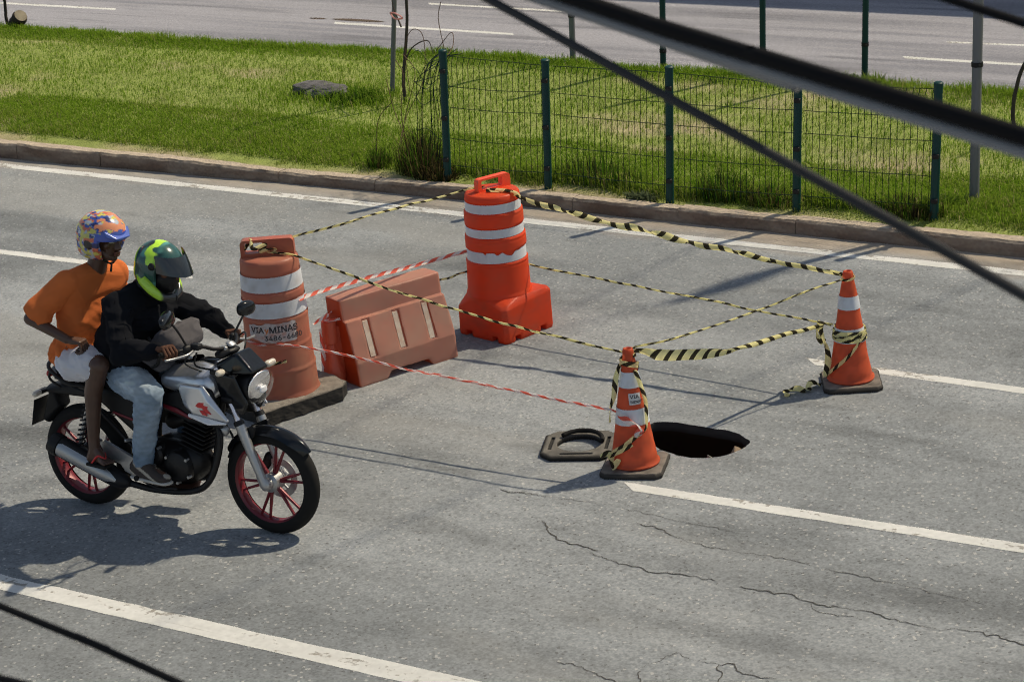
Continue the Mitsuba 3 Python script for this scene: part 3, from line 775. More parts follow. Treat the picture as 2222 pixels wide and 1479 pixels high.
def profile_r(prof, z):
    pr = np.array(prof)
    return np.interp(z, pr[:, 1], pr[:, 0])

def dense(mesh, size):
    m = mesh.subdivide_to_size(size)
    m.merge_vertices()
    return m

def lathe_dense(prof, n=72, step=0.012):
    out = [prof[0]]
    for a, b in zip(prof[:-1], prof[1:]):
        k = max(1, int(math.hypot(b[0] - a[0], b[1] - a[1]) / step))
        out += [(a[0] + (b[0] - a[0]) * i / k, a[1] + (b[1] - a[1]) * i / k) for i in range(1, k + 1)]
    return lathe(out, n)

def handle_plate(c, ang, w, h, z, thick, slot, slotw, r=0.03):
    g = Polygon([(-w / 2, 0), (w / 2, 0), (w / 2, h), (-w / 2, h)]).buffer(-r).buffer(r)
    g = g.union(Polygon([(-w / 2, 0), (w / 2, 0), (w / 2, r), (-w / 2, r)]))
    hole = Polygon([(slot - slotw / 2, h * 0.36), (slot + slotw / 2, h * 0.36), (slot + slotw / 2, h * 0.74), (slot - slotw / 2, h * 0.74)]).buffer(0.012)
    g = g.difference(hole)
    u = V(math.cos(ang), math.sin(ang), 0)
    nrm = V(math.sin(ang), -math.cos(ang), 0)
    m = prism(g, -thick / 2, thick / 2, np.array([u, [0, 0, 1], nrm]))
    m.vertices = np.array(m.vertices) + c + V(0, 0, z)
    return m

# --- faded drum with the sticker
k = thing('traffic_drum', 'faded orange drum with two white bands and a torn phone sticker', 'traffic drum', )
P1 = [(0.150, 0.075), (0.242, 0.085), (0.246, 0.10), (0.238, 0.118), (0.232, 0.13), (0.226, 0.268), (0.229, 0.276), (0.229, 0.288), (0.222, 0.296), (0.216, 0.43), (0.219, 0.437), (0.219, 0.449), (0.213, 0.456), (0.211, 0.60),
      (0.214, 0.615), (0.214, 0.63), (0.204, 0.64), (0.198, 0.752), (0.203, 0.757), (0.203, 0.80), (0.193, 0.808), (0.187, 0.922), (0.191, 0.930), (0.188, 0.995), (0.180, 1.010), (0.16, 1.016), (0.0, 1.022)]
m = lathe_dense(P1, 84)
v = np.array(m.vertices)
dn = (meshkit.fbm(np.c_[v[:, :2] * 5, v[:, 2] * 4], 3, 5) - 0.5)
v[:, :2] *= (1 + 0.035 * dn[:, None])
v += BL
m.vertices = v
c = vcol(m, FADED, (0.52, 0.26, 0.17), 0.6, 5, 3, 0.18)
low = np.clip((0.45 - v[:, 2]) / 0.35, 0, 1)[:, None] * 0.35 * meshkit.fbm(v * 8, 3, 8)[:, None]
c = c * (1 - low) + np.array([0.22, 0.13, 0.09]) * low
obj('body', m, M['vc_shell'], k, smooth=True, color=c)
HA = math.radians(33)
hm_ = handle_plate(BL, HA, 0.345, 0.118, 1.008, 0.075, -0.085, 0.10)
hm_ = dense(hm_, 0.03)
hk = obj('handle', hm_, M['vc_plastic'], k, smooth=30)
scene[hk] = mikit.ply(hm_, M['vc_plastic'], smooth=False, color=vcol(hm_, (0.40, 0.10, 0.055), (0.3, 0.16, 0.1), 0.5, 9))
def band(c0, prof, z0, z1, off, parent, label=None, tear=None, name='reflective_band', lean=None, n=84, m_='sheeting'):
    zs = np.linspace(z0, z1, 6)
    a = np.arange(n) * 2 * np.pi / n
    vv = []
    for z in zs:
        zz = np.full(n, z)
        if tear is not None:
            kx = (z - z0) / (z1 - z0)
            zz = z0 + (z1 - z0) * kx * tear(a)
        rr = profile_r(prof, zz) + off
        vv.append(np.stack([rr * np.cos(a), rr * np.sin(a), zz], -1))
    vv = np.vstack(vv)
    i, j = np.meshgrid(np.arange(5), np.arange(n), indexing='ij')
    q = np.stack([i * n + j, i * n + (j + 1) % n, (i + 1) * n + (j + 1) % n, (i + 1) * n + j], -1).reshape(-1, 4)
    mm = trimesh.Trimesh(vv + c0, np.vstack([q[:, [0, 1, 2]], q[:, [0, 2, 3]]]), process=False)
    return obj(name, mm, M[m_], parent, smooth=True, label=label)
def band_vc(c0, prof, z0, z1, off, parent, tear=None, seed=0, n=96, dirt=0.5):
    kk = band(c0, prof, z0, z1, off, parent, tear=tear, n=n)
    v, f, _, _, _ = meshkit.WRITTEN[scene[kk]['filename']]
    mm = trimesh.Trimesh(v, f, process=False)
    scene[kk] = mikit.ply(mm, M['vc_plastic'], smooth=True, color=vcol(mm, (0.58, 0.60, 0.64), (0.36, 0.34, 0.32), dirt, 9, seed, 0.08))
    return kk
band_vc(BL, P1, 0.815, 0.915, 0.008, k, seed=3)
band_vc(BL, P1, 0.646, 0.746, 0.009, k, seed=4)
# sticker wrapped round the drum: pale torn panel with lettering
CA = math.radians(-64 + 7)
def wrap(mesh, c0, prof, z0, a0, off, s=1.0):
    v = np.array(mesh.vertices)
    z = z0 + v[:, 1]
    rr = profile_r(prof, z)
    a = a0 + v[:, 0] / rr
    r2 = rr + off + v[:, 2]
    mesh.vertices = np.c_[r2 * np.cos(a), r2 * np.sin(a), z] + c0
    return mesh
sx = np.linspace(-0.165, 0.15, 44)
up_ = 0.066 + 0.011 * (meshkit.noise(np.c_[sx * 40, sx * 0, sx * 0], 1) - 0.5) - np.where(sx < -0.05, 0.006, 0)
lo_ = -0.06 + 0.016 * (meshkit.noise(np.c_[sx * 30, sx * 0 + 3, sx * 0], 2) - 0.5) + np.clip((-0.05 - sx) * 0.35, 0, 0.05)
sv = np.vstack([np.c_[sx, lo_ + (up_ - lo_) * t, np.zeros(44)] for t in np.linspace(0, 1, 8)])
i, j = np.meshgrid(np.arange(7), np.arange(43), indexing='ij')
q = np.stack([i * 44 + j, i * 44 + j + 1, (i + 1) * 44 + j + 1, (i + 1) * 44 + j], -1).reshape(-1, 4)
sm = trimesh.Trimesh(sv, np.vstack([q[:, [0, 1, 2]], q[:, [0, 2, 3]]]), process=False)
P1s = [(r_, z_) for r_, z_ in P1 if 0.40 < z_ < 0.7]
P1s = [(0.2165, 0.40), (0.2105, 0.64)]
sk = obj('sticker', wrap(sm, BL, P1s, 0.552, CA, 0.0085), M['vc_matte'], k, smooth=True, label='torn whitish sticker with a name and phone number')
scene[sk] = mikit.ply(sm, M['vc_matte'], smooth=True, color=vcol(sm, (0.46, 0.43, 0.43), (0.40, 0.16, 0.11), 0.75, 26, 6, 0.1))
def text(t, h, x, y, matn, name, bold=True, sc=1.0, parent=sk):
    tm = meshkit.text_mesh(t, h, 0.0006, bold)
    tm.vertices = np.array(tm.vertices) * [sc, 1, 1] + [x, y, 0]
    tm = tm.subdivide_to_size(0.012)
    return obj(name, wrap(tm, BL, P1s, 0.552, CA, 0.0105), M[matn], parent, smooth=False)
text('VIA', 0.036, -0.148, 0.006, 'print_black', 'lettering', sc=1.0)
text('y', 0.032, -0.052, 0.006, 'print_orange', 'lettering')
text('MINAS', 0.040, -0.026, 0.004, 'print_black', 'lettering', sc=1.0)
text('3486-6680', 0.032, -0.060, -0.046, 'print_black', 'lettering', sc=0.98)
# faint yellow stain left by old tape round the lower half
a = np.linspace(0, 2 * np.pi, 97)[:-1]
# rubber base slab
u = V(math.cos(math.radians(72)), math.sin(math.radians(72)), 0); n_ = V(u[1], -u[0], 0)
bp = Polygon([(-0.36, -0.30), (0.25, -0.30), (0.345, -0.22), (0.345, 0.2), (0.25, 0.29), (-0.26, 0.29), (-0.36, 0.2)])
inner = bp.buffer(-0.03)
pts = [(*(u[:2] * x + n_[:2] * -y), z) for g, z in ((bp, 0.004), (bp, 0.098), (bp.buffer(-0.012), 0.108)) for x, y in g.exterior.coords]
off = V(*BL[:2], 0) + n_ * -0.01 + u * 0.01
bs = dense(clean(hullp(np.array(pts) + off)), 0.02)
v = np.array(bs.vertices); v += (np.stack([meshkit.fbm(v * 13 + 9 * q_, 4, q_) for q_ in range(3)], -1) - 0.5) * 0.028; bs.vertices = v
v2, f2, n2_ = meshkit.arrays(bs, 30)
bm = trimesh.Trimesh(v2, f2, process=False)
tp = np.clip((v2[:, 2] - 0.07) * 60, 0, 1)[:, None]
cc = np.array([0.05, 0.046, 0.042]) * (1 - tp) + np.array([0.20, 0.18, 0.155]) * tp
cc = cc * (0.6 + 0.8 * meshkit.fbm(v2 * 14, 4, 2)[:, None])
obj('rubber_base', bs, M['vc_matte'], k, smooth=False, color=(lambda vv: (np.array([0.030, 0.028, 0.026]) * (1 - np.clip((vv[:, 2:3] - 0.095) * 90, 0, 1)) + np.array([0.20, 0.18, 0.155]) * np.clip((vv[:, 2:3] - 0.095) * 90, 0, 1)) * (0.6 + 0.8 * meshkit.fbm(vv * 14, 4, 2)[:, None]))(np.array(bs.vertices)), label='thick black rubber base slab, paler on top')  # near black on the sides, paler towards the top

HRA = 69
# --- bright drum on its square foot
k = thing('traffic_drum', 'bright orange drum with three white bands on a square foot', 'traffic drum')
P2 = [(0.226, 0.28), (0.226, 0.308), (0.219, 0.316), (0.214, 0.495), (0.214, 0.503), (0.214, 0.516), (0.209, 0.521), (0.215, 0.526), (0.215, 0.538), (0.200, 0.546), (0.198, 0.625), (0.211, 0.632), (0.211, 0.690), (0.206, 0.695), (0.210, 0.700), (0.210, 0.714), (0.195, 0.722), (0.193, 0.788), (0.205, 0.795), (0.205, 0.862), (0.200, 0.867), (0.204, 0.872), (0.203, 0.886), (0.188, 0.893), (0.186, 0.962), (0.193, 0.968), (0.188, 1.0), (0.178, 1.012), (0.13, 1.018), (0.0, 1.022)]
m = lathe_dense(P2, 84)
v = np.array(m.vertices)
v[:, :2] *= (1 + 0.02 * (meshkit.fbm(np.c_[v[:, :2] * 5, v[:, 2] * 3], 3, 15) - 0.5)[:, None])
m.vertices = v + BR
obj('body', m, M['vc_shell'], k, smooth=True, color=vcol(m, BRIGHT, (0.62, 0.15, 0.08), 0.35, 4, 7, 0.08))
FA = math.radians(78)
u, w_ = V(math.cos(FA), math.sin(FA), 0), V(-math.sin(FA), math.cos(FA), 0)
FC = V(-8.885, 13.118, 0)
def sq(half, ch, z):
    g = [(-half, -half + ch), (-half + ch, -half), (half - ch, -half), (half, -half + ch), (half, half - ch), (half - ch, half), (-half + ch, half), (-half, half - ch)]
    return [FC + u * x + w_ * y + V(0, 0, z * (1 + 0.35 * (x - y) * (z > 0.1))) for x, y in g]
ring = [BR + V(0.222 * math.cos(a_), 0.222 * math.sin(a_), 0.298) for a_ in np.linspace(0, 2 * np.pi, 40)]
foot = hullp(sq(0.236, 0.022, 0.0) + sq(0.242, 0.025, 0.02) + sq(0.240, 0.025, 0.235) + sq(0.226, 0.03, 0.258) + ring)
for s1 in (-0.125, 0.0, 0.125):
    for ax_ in (0, 1):
        c_ = (u, w_)[ax_] * s1 + FC
        cut = box((0, 0, 0.0), (0.06, 0.7, 0.085) if ax_ == 0 else (0.7, 0.06, 0.085), None)
        if abs(s1) < 0.01:
            continue
        R = np.stack([u, w_, V(0, 0, 1)], 1)
        cut.vertices = np.array(cut.vertices) @ R.T + c_
        foot = foot - man(cut)
# side arches pressed into the faces
for sgn in (-1, 1):
    cyl = trimesh.creation.cylinder(radius=0.1, height=0.02, sections=40)
fm = refine(foot, 0.016, 2)
obj('foot', fm, M['vc_shell'], k, smooth=True, color=vcol(fm, BRIGHT, (0.50, 0.13, 0.08), 0.5, 5, 9, 0.1), label='square bright orange water-filled foot with notched bottom')
obj('handle', dense(handle_plate(BR + V(-0.01, 0.03, 0), math.radians(HRA), 0.27, 0.10, 1.008, 0.05, -0.02, 0.15, 0.025), 0.03), M['vc_plastic'], k, smooth=False)
hkey = k + '__handle'
v, f, _, _, _ = meshkit.WRITTEN[scene[hkey]['filename']]
mm = trimesh.Trimesh(v, f, process=False)
scene[hkey] = mikit.ply(mm, M['vc_plastic'], smooth=False, color=vcol(mm, BRIGHT, None, 0, 4, 2, 0.06))
band_vc(BR, P2, 0.895, 0.958, 0.006, k, seed=13, dirt=0.15)
band_vc(BR, P2, 0.724, 0.784, 0.006, k, seed=14, dirt=0.15)
tr = lambda a: 1 - np.clip(meshkit.noise(np.c_[a * 6, a * 0, a * 0], 4) - 0.25, 0, 1) * 0.55 * (np.abs(((a - math.radians(-40) + np.pi) % (2 * np.pi)) - np.pi) < 0.7)
band_vc(BR, P2, 0.547, 0.624, 0.006, k, tear=tr, seed=15, dirt=0.2)

# --- plastic barrier
k = thing('plastic_barrier', 'faded pinkish orange water-filled barrier between the two drums', 'barrier')
BA = math.radians(69.5)
bu, bn = V(math.cos(BA), math.sin(BA), 0), V(math.sin(BA), -math.cos(BA), 0)
BO = V(-9.169, 11.767, 0)            # near front corner of the foot
def bpt(s, t, z):                     # s along, t inwards (away from the camera side), z up
    return BO + bu * s - bn * t + V(0, 0, z)
L_ = 0.80
prof = [(0.0, 0.0), (0.0, 0.165), (0.080, 0.435), (0.108, 0.442), (0.112, 0.585), (0.286, 0.585), (0.290, 0.442), (0.318, 0.435), (0.398, 0.165), (0.398, 0.0)]
def slab_between(sa, sb, pr):
    pts = []
    return prism(Polygon(pr), sa, sb, np.array([-bn, [0, 0, 1], bu]))
body = man(slab_between(-0.08, L_ + 0.08, prof))
# slanted ends
def halfspace(pt, nrm):
    return
for (s0, s1, sg) in ((0.0, -0.03, -1), (L_, L_ - 0.025, 1)):
    pts = []
    for t in (-0.3, 0.7):
        pts += [[t, -0.05, s0], [t, 0.66, s1], [t, -0.05, s0 + sg * 0.4], [t, 0.66, s0 + sg * 0.4]]
    P_ = np.array(pts)
    body = body - hullp(P_[:, :1] * -bn + P_[:, 1:2] * V(0, 0, 1) + P_[:, 2:] * bu)
# three pressed grooves on each face
for s in (0.135, 0.375, 0.615):
    for front in (1, -1):
        pts = []
        for (t, z) in ((-0.02, 0.178), (0.060, 0.46), (0.014, 0.176), (0.089, 0.425)):
            tt = t if front > 0 else 0.398 - t
            for ds in (-0.028, 0.028):
                pts.append(-bn * tt + V(0, 0, z) + bu * (s + ds))
        body = body - hullp(pts)
# fork-lift openings in the foot
for (sa, sb, zh) in ((0.26, 0.56, 0.05),):
    pts = [(-bn * t + V(0, 0, z) + bu * s) for t in (-0.1, 0.5) for s, z in ((sa - 0.05, -0.02), (sb + 0.05, -0.02), (sa, zh), (sb, zh))]
    body = body - hullp(pts)
bm = clean(body)
bm.vertices = np.array(bm.vertices) + BO
bm = refine(man(bm), 0.018, 0)
for _ in range(2):
    trimesh.smoothing.filter_laplacian(bm, lamb=0.22, iterations=1)
v = np.array(bm.vertices)
v += (np.stack([meshkit.fbm(v * 5 + 9 * q_, 3, q_) for q_ in range(3)], -1) - 0.5) * 0.012
bm.vertices = v
c = vcol(bm, (0.62, 0.290, 0.215), (0.56, 0.36, 0.27), 0.6, 4, 21, 0.14)
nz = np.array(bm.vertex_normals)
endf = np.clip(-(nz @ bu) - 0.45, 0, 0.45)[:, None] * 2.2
c = c * (1 - endf) + np.array([0.50, 0.075, 0.022]) * endf       # faces turned to the near end are redder and darker
v2_, f2_, nn_ = meshkit.arrays(bm, 40)
obj('body', bm, M['vc_shell'], k, smooth=True, color=c)
for s in (0.135, 0.375, 0.615):
    for side in (0, 1):
        pts = []
        for z in (0.186, 0.418):
            tf = 0.080 * (z - 0.165) / 0.27
            for t in (tf + 0.0075, tf + 0.02):
                for ds in (-0.021, 0.017):
                    pts.append(BO - bn * (t if side == 0 else 0.398 - t) + V(0, 0, z) + bu * (s + ds))
        sm_ = dense(clean(hullp(np.array(pts))), 0.02)
        obj('pale_strip', sm_, M['vc_matte'], k, smooth=False, color=vcol(sm_, (0.56, 0.47, 0.39), (0.45, 0.27, 0.19), 0.6, 20, 4, 0.1), label='pale strip in the pressed groove' if side == 0 else None)
# male coupling at the near end
cp = bpt(-0.075, 0.20, 0)
cm = cat([clean(balls((cp + V(0, 0, 0.44), (0.05, 0.05, 0.02)), (cp + V(0, 0, 0.30), (0.052, 0.052, 0.02)), fine=True)),
          clean(balls((cp + V(0, 0, 0.28), (0.035, 0.035, 0.02)), (cp + V(0, 0, 0.10), (0.075, 0.075, 0.02)), fine=True)),
          clean(balls((cp + V(0, 0, 0.10), (0.078, 0.078, 0.02)), (cp + V(0, 0, 0.02), (0.08, 0.08, 0.02)), fine=True)), box(bpt(-0.02, 0.20, 0.22), (0.12, 0.06, 0.36), rotz(BA))])
cm = dense(cm, 0.03)
obj('coupling', cm, M['vc_plastic'], k, smooth=False, color=vcol(cm, (0.50, 0.085, 0.04), None, 0, 5))

# --- cones
def cone(C, label, dents, base_ang, rt, bands, base_half=0.185, seed=0):
    k = thing('traffic_cone', label, 'traffic cone', 'traffic cones round the hole')
    pr = [(0.150, 0.045), (0.150, 0.052), (0.136, 0.060), (0.132, 0.10), (0.108, 0.24), (0.088, 0.37), (0.068, 0.51), (0.050, 0.63), (0.038, 0.69), (0.034, 0.695), (0.033, 0.735), (0.028, 0.750), (0.02, 0.752), (0.016, 0.74)]
    m = lathe_dense(pr, 56, 0.015)
    def dent(v):
        v = np.array(v)
        a = np.arctan2(v[:, 1], v[:, 0])
        for (a0, z0, wa, wz, amp) in dents:
            kx = np.exp(-(((a - a0 + np.pi) % (2 * np.pi) - np.pi) / wa) ** 2 - ((v[:, 2] - z0) / wz) ** 2)
            v[:, :2] *= (1 - amp * kx)[:, None]
        n = meshkit.fbm(v * 9 + seed, 3, seed) - 0.5
        v[:, :2] *= (1 + 0.06 * n)[:, None]
        return v
    m.vertices = dent(m.vertices) + C
    v = np.array(m.vertices)
    c = vcol(m, (0.76, 0.135, 0.055), (0.36, 0.07, 0.035), 0.5, 9, seed, 0.12)
    obj('body', m, M['vc_shell'], k, smooth=True, color=c)
    for (z0, z1) in bands:
        kk = band(V(0, 0, 0), pr, z0, z1, 0.0045, k, n=56)
        vv, f, _, _, _ = meshkit.WRITTEN[scene[kk]['filename']]
        mm = trimesh.Trimesh(dent(vv) + C, f, process=False)
        scene[kk] = mikit.ply(mm, M['vc_plastic'], smooth=True, color=vcol(mm, (0.58, 0.61, 0.66), (0.4, 0.38, 0.36), 0.4, 14, seed, 0.08))
    R = rotz(base_ang)
    g = Polygon([(-1, -0.82), (-0.82, -1), (0.82, -1), (1, -0.82), (1, 0.82), (0.82, 1), (-0.82, 1), (-1, 0.82)])
    g = shapely.affinity.scale(g, base_half, base_half)
    pts = [(x, y, z) for gg, z in ((g, 0.0), (g.buffer(0.003), 0.020), (g.buffer(-0.010), 0.036)) for x, y in gg.exterior.coords]
    bsm = hullp(pts) - man(lathe([(0, 0.03), (base_half * 0.0 + 0.0, 0.03)], 8)) if False else hullp(pts)
    bmm = dense(clean(bsm), 0.02)
    v = np.array(bmm.vertices) @ R.T + C
    v += (np.stack([meshkit.fbm(v * 14 + 9 * q_, 3, q_) for q_ in range(3)], -1) - 0.5) * V(0.012, 0.012, 0.014)
    v[:, 2] = np.maximum(v[:, 2], 0.003)
    bmm.vertices = v
    t_ = np.clip((v[:, 2:3] - 0.029) * 140, 0, 1)
    c = np.array([0.04, 0.036, 0.033]) * (1 - t_) + np.array([0.17, 0.15, 0.13]) * t_
    c = c * (0.5 + 1.0 * meshkit.fbm(v * 22, 4, seed + 2)[:, None])
    obj('rubber_base', bmm, M['vc_matte'], k, smooth=True, color=c)
    return k, pr, dent

kN, prN, dN = cone(CN, 'dented orange cone beside the hole with a small white label', [(-1.2, 0.25, 0.5, 0.12, 0.10), (-2.6, 0.6, 0.6, 0.06, 0.15)], math.radians(20), 0.03, [(0.525, 0.618), (0.300, 0.397)], seed=3)
kF, prF, dF = cone(CF, 'upright orange cone farther away, striped tape wound round its middle', [(0.6, 0.2, 0.6, 0.1, 0.05)], math.radians(30), 0.03, [(0.512, 0.595), (0.300, 0.388)], seed=8)
# small label on the nearer cone
lx = np.linspace(-0.034, 0.034, 10)
lv = np.vstack([np.c_[lx, np.full(10, y), np.zeros(10)] for y in np.linspace(-0.034, 0.034, 5)])
i, j = np.meshgrid(np.arange(4), np.arange(9), indexing='ij')
q = np.stack([i * 10 + j, i * 10 + j + 1, (i + 1) * 10 + j + 1, (i + 1) * 10 + j], -1).reshape(-1, 4)
lm_ = trimesh.Trimesh(lv, np.vstack([q[:, [0, 1, 2]], q[:, [0, 2, 3]]]), process=False)
lk = obj('label_plate', wrap(lm_, CN, prN, 0.462, math.radians(-42), 0.006), M['vc_matte'], kN, smooth=True, color=np.full((50, 3), 0.55), label='small white printed label')
for (t, y, h) in (('VIA', 0.004, 0.020), ('MINAS', -0.024, 0.015)):
    tm = meshkit.text_mesh(t, h, 0.0005, True)
    tm.vertices = np.array(tm.vertices) + [-0.027, y, 0]
    obj('lettering', wrap(tm, CN, prN, 0.462, math.radians(-42), 0.0075), M['print_black'], lk, smooth=False)

# --- spare rubber ring foot lying on the road
k = thing('rubber_foot', 'loose black rubber foot with a round hole, lying left of the nearer cone', 'cone base')
RC = V(-7.262, 11.405, 0)
g = Polygon([(-1, -0.66), (-0.70, -1), (0.70, -1), (1, -0.66), (1, 0.70), (0.70, 1), (-0.70, 1), (-1, 0.70)])
g = shapely.affinity.rotate(shapely.affinity.scale(g, 0.222, 0.215), 24, origin=(0, 0))
pts = [(x, y, z) for gg, z in ((g, 0.004), (g.buffer(0.004), 0.022), (g.buffer(-0.018), 0.033)) for x, y in gg.exterior.coords]
fb = hullp(pts)
cy = trimesh.creation.cylinder(radius=0.136, height=0.3, sections=48)
grv = []
fb = fb - man(cy)
for a_ in range(4):           # moulded slots along the sides
    an = math.radians(24 + 90 * a_)
    s_ = box((0, 0, 0), (0.20, 0.022, 0.03))
    s_.vertices = (np.array(s_.vertices) + V(0, -0.172, 0.035)) @ rotz(an).T
    fb = fb - man(s_)
fm = refine(fb, 0.015, 2)
v = np.array(fm.vertices) + RC
fm.vertices = v
t_ = np.clip((v[:, 2:3] - 0.027) * 140, 0, 1)
c = (np.array([0.022, 0.021, 0.02]) * (1 - t_) + np.array([0.14, 0.13, 0.115]) * t_) * (0.5 + meshkit.fbm(v * 20, 4, 3)[:, None])
obj('ring', fm, M['vc_matte'], k, smooth=True, color=c)
obj('collar', tube(np.array([RC + V(0.142 * math.cos(a_), 0.142 * math.sin(a_), 0.045 + 0.014 * math.sin(a_)) for a_ in np.linspace(0.35, 2.9, 30)]), 0.014, 10), M['black_rubber'], k, smooth=True)

# ------------------------------------------------------------------ barricade tapes
def tape(pts, matn, label, width=0.034, curl=lambda t: 4.4, twist=lambda t: 9 * t, n=90, uv0=0.0, wob=0.006, seed=0, name='barricade_tape', group=None, parent=None, across=9):
    p = spline(np.array(pts, float), 12)
    s = np.r_[0, np.cumsum(np.linalg.norm(np.diff(p, axis=0), axis=1))]
    tt = np.linspace(0, s[-1], max(n, int(s[-1] / 0.012)))
    p = np.stack([np.interp(tt, s, p[:, q_]) for q_ in range(3)], -1)
    m_ = len(p)
    t = tt / s[-1]
    p = p + (np.stack([meshkit.noise(np.c_[t * s[-1] * 7, t * 0 + 5 * q_, t * 0 + seed], q_) for q_ in range(3)], -1) - 0.5) * wob * np.minimum(1, np.minimum(t, 1 - t) * 20)[:, None]
    tg, a, b = frames(p)
    w = np.linspace(-0.5, 0.5, across)
    vv, uu = [], []
    for i in range(m_):
        kap = curl(t[i]) * (0.85 + 0.3 * meshkit.noise(np.array([[t[i] * s[-1] * 5, seed, 2.0]]), 4)[0])
        ang = kap * w
        if abs(kap) > 1e-3:
            x, y = np.sin(ang) / kap, (np.cos(ang) - 1) / kap
        else:
            x, y = w, 0 * w
        y = y - y.mean()
        th = twist(t[i])
        x2, y2 = x * math.cos(th) - y * math.sin(th), x * math.sin(th) + y * math.cos(th)
        vv.append(p[i] + width * (x2[:, None] * a[i] + y2[:, None] * b[i]))
        uu.append(np.c_[np.full(across, tt[i] + uv0), w + 0.5])
    i, j = np.meshgrid(np.arange(m_ - 1), np.arange(across - 1), indexing='ij')
    q = np.stack([i * across + j, i * across + j + 1, (i + 1) * across + j + 1, (i + 1) * across + j], -1).reshape(-1, 4)
    mm = trimesh.Trimesh(np.vstack(vv), np.vstack([q[:, [0, 1, 2]], q[:, [0, 2, 3]]]), process=False)
    k = key_of(f'{parent}__{name}' if parent else name)
    scene[k] = mikit.ply(mm, M[matn], smooth=True, uv=np.vstack(uu))
    if label and not parent:
        tag(k, label, 'barricade tape', group)
    return k

GY, GR = 'yellow and black tapes strung round the hole', 'red and white tapes strung between drums and cone'
tape([(-9.42, 11.44, 1.10), (-9.329, 11.502, 1.118), (-9.28, 11.78, 1.099), (-9.222, 12.107, 1.085), (-9.162, 12.444, 1.065), (-9.108, 12.745, 1.037), (-9.04, 13.0, 1.035), (-8.93, 13.06, 1.045)], 'tape_yb', 'yellow-black tape strung between the tops of the two drums', twist=lambda t: 7 * t, seed=1, group=GY)
tape([(-9.53, 11.33, 1.045), (-9.45, 11.34, 1.04), (-9.34, 11.37, 1.032), (-9.26, 11.40, 1.005), (-8.929, 11.38, 0.951), (-8.523, 11.35, 0.883), (-8.126, 11.32, 0.840), (-7.707, 11.289, 0.793), (-7.299, 11.259, 0.766), (-7.001, 11.236, 0.748), (-6.82, 11.245, 0.728)], 'tape_yb', 'yellow-black tape running from the faded drum top down to the nearer cone top', curl=lambda t: 4.6, twist=lambda t: 16 * t, seed=2, group=GY)
tape([(-8.90, 13.03, 1.032), (-8.80, 13.06, 1.026), (-8.70, 13.09, 1.01), (-8.66, 13.11, 0.975), (-8.387, 13.105, 0.924), (-8.089, 13.09, 0.886), (-7.687, 13.063, 0.848), (-7.331, 13.039, 0.815), (-6.916, 13.012, 0.777), (-6.579, 12.99, 0.752), (-6.236, 12.98, 0.728)], 'tape_yb', 'broad twisted yellow-black tape from the bright drum top to the farther cone top', width=0.066, curl=lambda t: 2.2 + 2.4 * abs(t - 0.45) ** 1.0 * 2, twist=lambda t: 26 * t, seed=3, group=GY)
tape([(-8.80, 13.20, 0.485), (-8.70, 13.20, 0.470), (-8.60, 13.19, 0.462), (-8.303, 13.151, 0.456), (-7.916, 13.107, 0.446), (-7.577, 13.069, 0.44), (-7.139, 13.019, 0.432), (-6.82, 12.983, 0.414), (-6.542, 12.952, 0.413), (-6.355, 12.931, 0.411), (-6.295, 12.955, 0.40)], 'tape_yb', 'low yellow-black tape from the bright drum middle to the farther cone', curl=lambda t: 5.0, twist=lambda t: 12 * t, seed=4, group=GY)
tape([(-9.035, 12.565, 0.515), (-9.05, 12.70, 0.49), (-9.08, 12.90, 0.46), (-9.07, 13.03, 0.45)], 'tape_yb', 'short yellow-black tape between the barrier end and the bright drum', curl=lambda t: 4.6, twist=lambda t: 4 * t, seed=5, group=GY)
tape([(-6.78, 11.28, 0.74), (-6.745, 11.31, 0.752), (-6.654, 11.499, 0.738), (-6.56, 11.85, 0.716), (-6.446, 12.214, 0.708), (-6.331, 12.611, 0.712), (-6.215, 12.97, 0.706)], 'tape_yb', 'thin rolled yellow-black tape between the tops of the two cones', curl=lambda t: 5.6, twist=lambda t: 10 * t, seed=6, group=GY)
tape([(-6.755, 11.275, 0.735), (-6.72, 11.33, 0.712), (-6.68, 11.40, 0.679), (-6.647, 11.583, 0.616), (-6.606, 11.788, 0.557), (-6.564, 11.998, 0.509), (-6.503, 12.301, 0.468), (-6.449, 12.569, 0.436), (-6.38, 12.914, 0.389)], 'tape_yb', 'sagging yellow-black tape, flat near the front cone, low between the two cones', width=0.068, curl=lambda t: np.interp(t, [0, 0.05, 0.1, 0.33, 0.5, 1], [5.5, 3.0, 0.5, 0.4, 3.5, 5.2]), twist=lambda t: np.interp(t, [0, 0.08, 0.4, 1], [0.4, 1.45, 1.6, 6]), seed=7, group=GY)
tape([(-9.27, 11.36, 0.735), (-9.285, 11.48, 0.722), (-9.27, 11.85, 0.684), (-9.228, 12.308, 0.634), (-9.189, 12.738, 0.588), (-9.07, 13.05, 0.585)], 'tape_rw', 'bright red-white tape between the two drums behind the barrier', width=0.05, curl=lambda t: 2.6 + 1.5 * t, twist=lambda t: 0.4 + 0.5 * t, seed=8, group=GR)
ra = lambda deg, r_, z: BL + V(r_ * math.cos(math.radians(deg)), r_ * math.sin(math.radians(deg)), z)
tape([ra(-165, 0.235, 0.475), ra(-135, 0.228, 0.485), ra(-105, 0.226, 0.487), ra(-80, 0.228, 0.477), (-9.34, 11.19, 0.50 - 0.02), (-9.034, 11.195, 0.488), (-8.706, 11.192, 0.466), (-8.28, 11.181, 0.443), (-7.933, 11.173, 0.431), (-7.528, 11.163, 0.420), (-7.136, 11.153, 0.402), (-6.90, 11.165, 0.388), (-6.83, 11.155, 0.385)], 'tape_rw', 'long red-white tape from the sticker drum across the front to the nearer cone', curl=lambda t: 4.2, twist=lambda t: 12 * t, seed=9, group=GR)
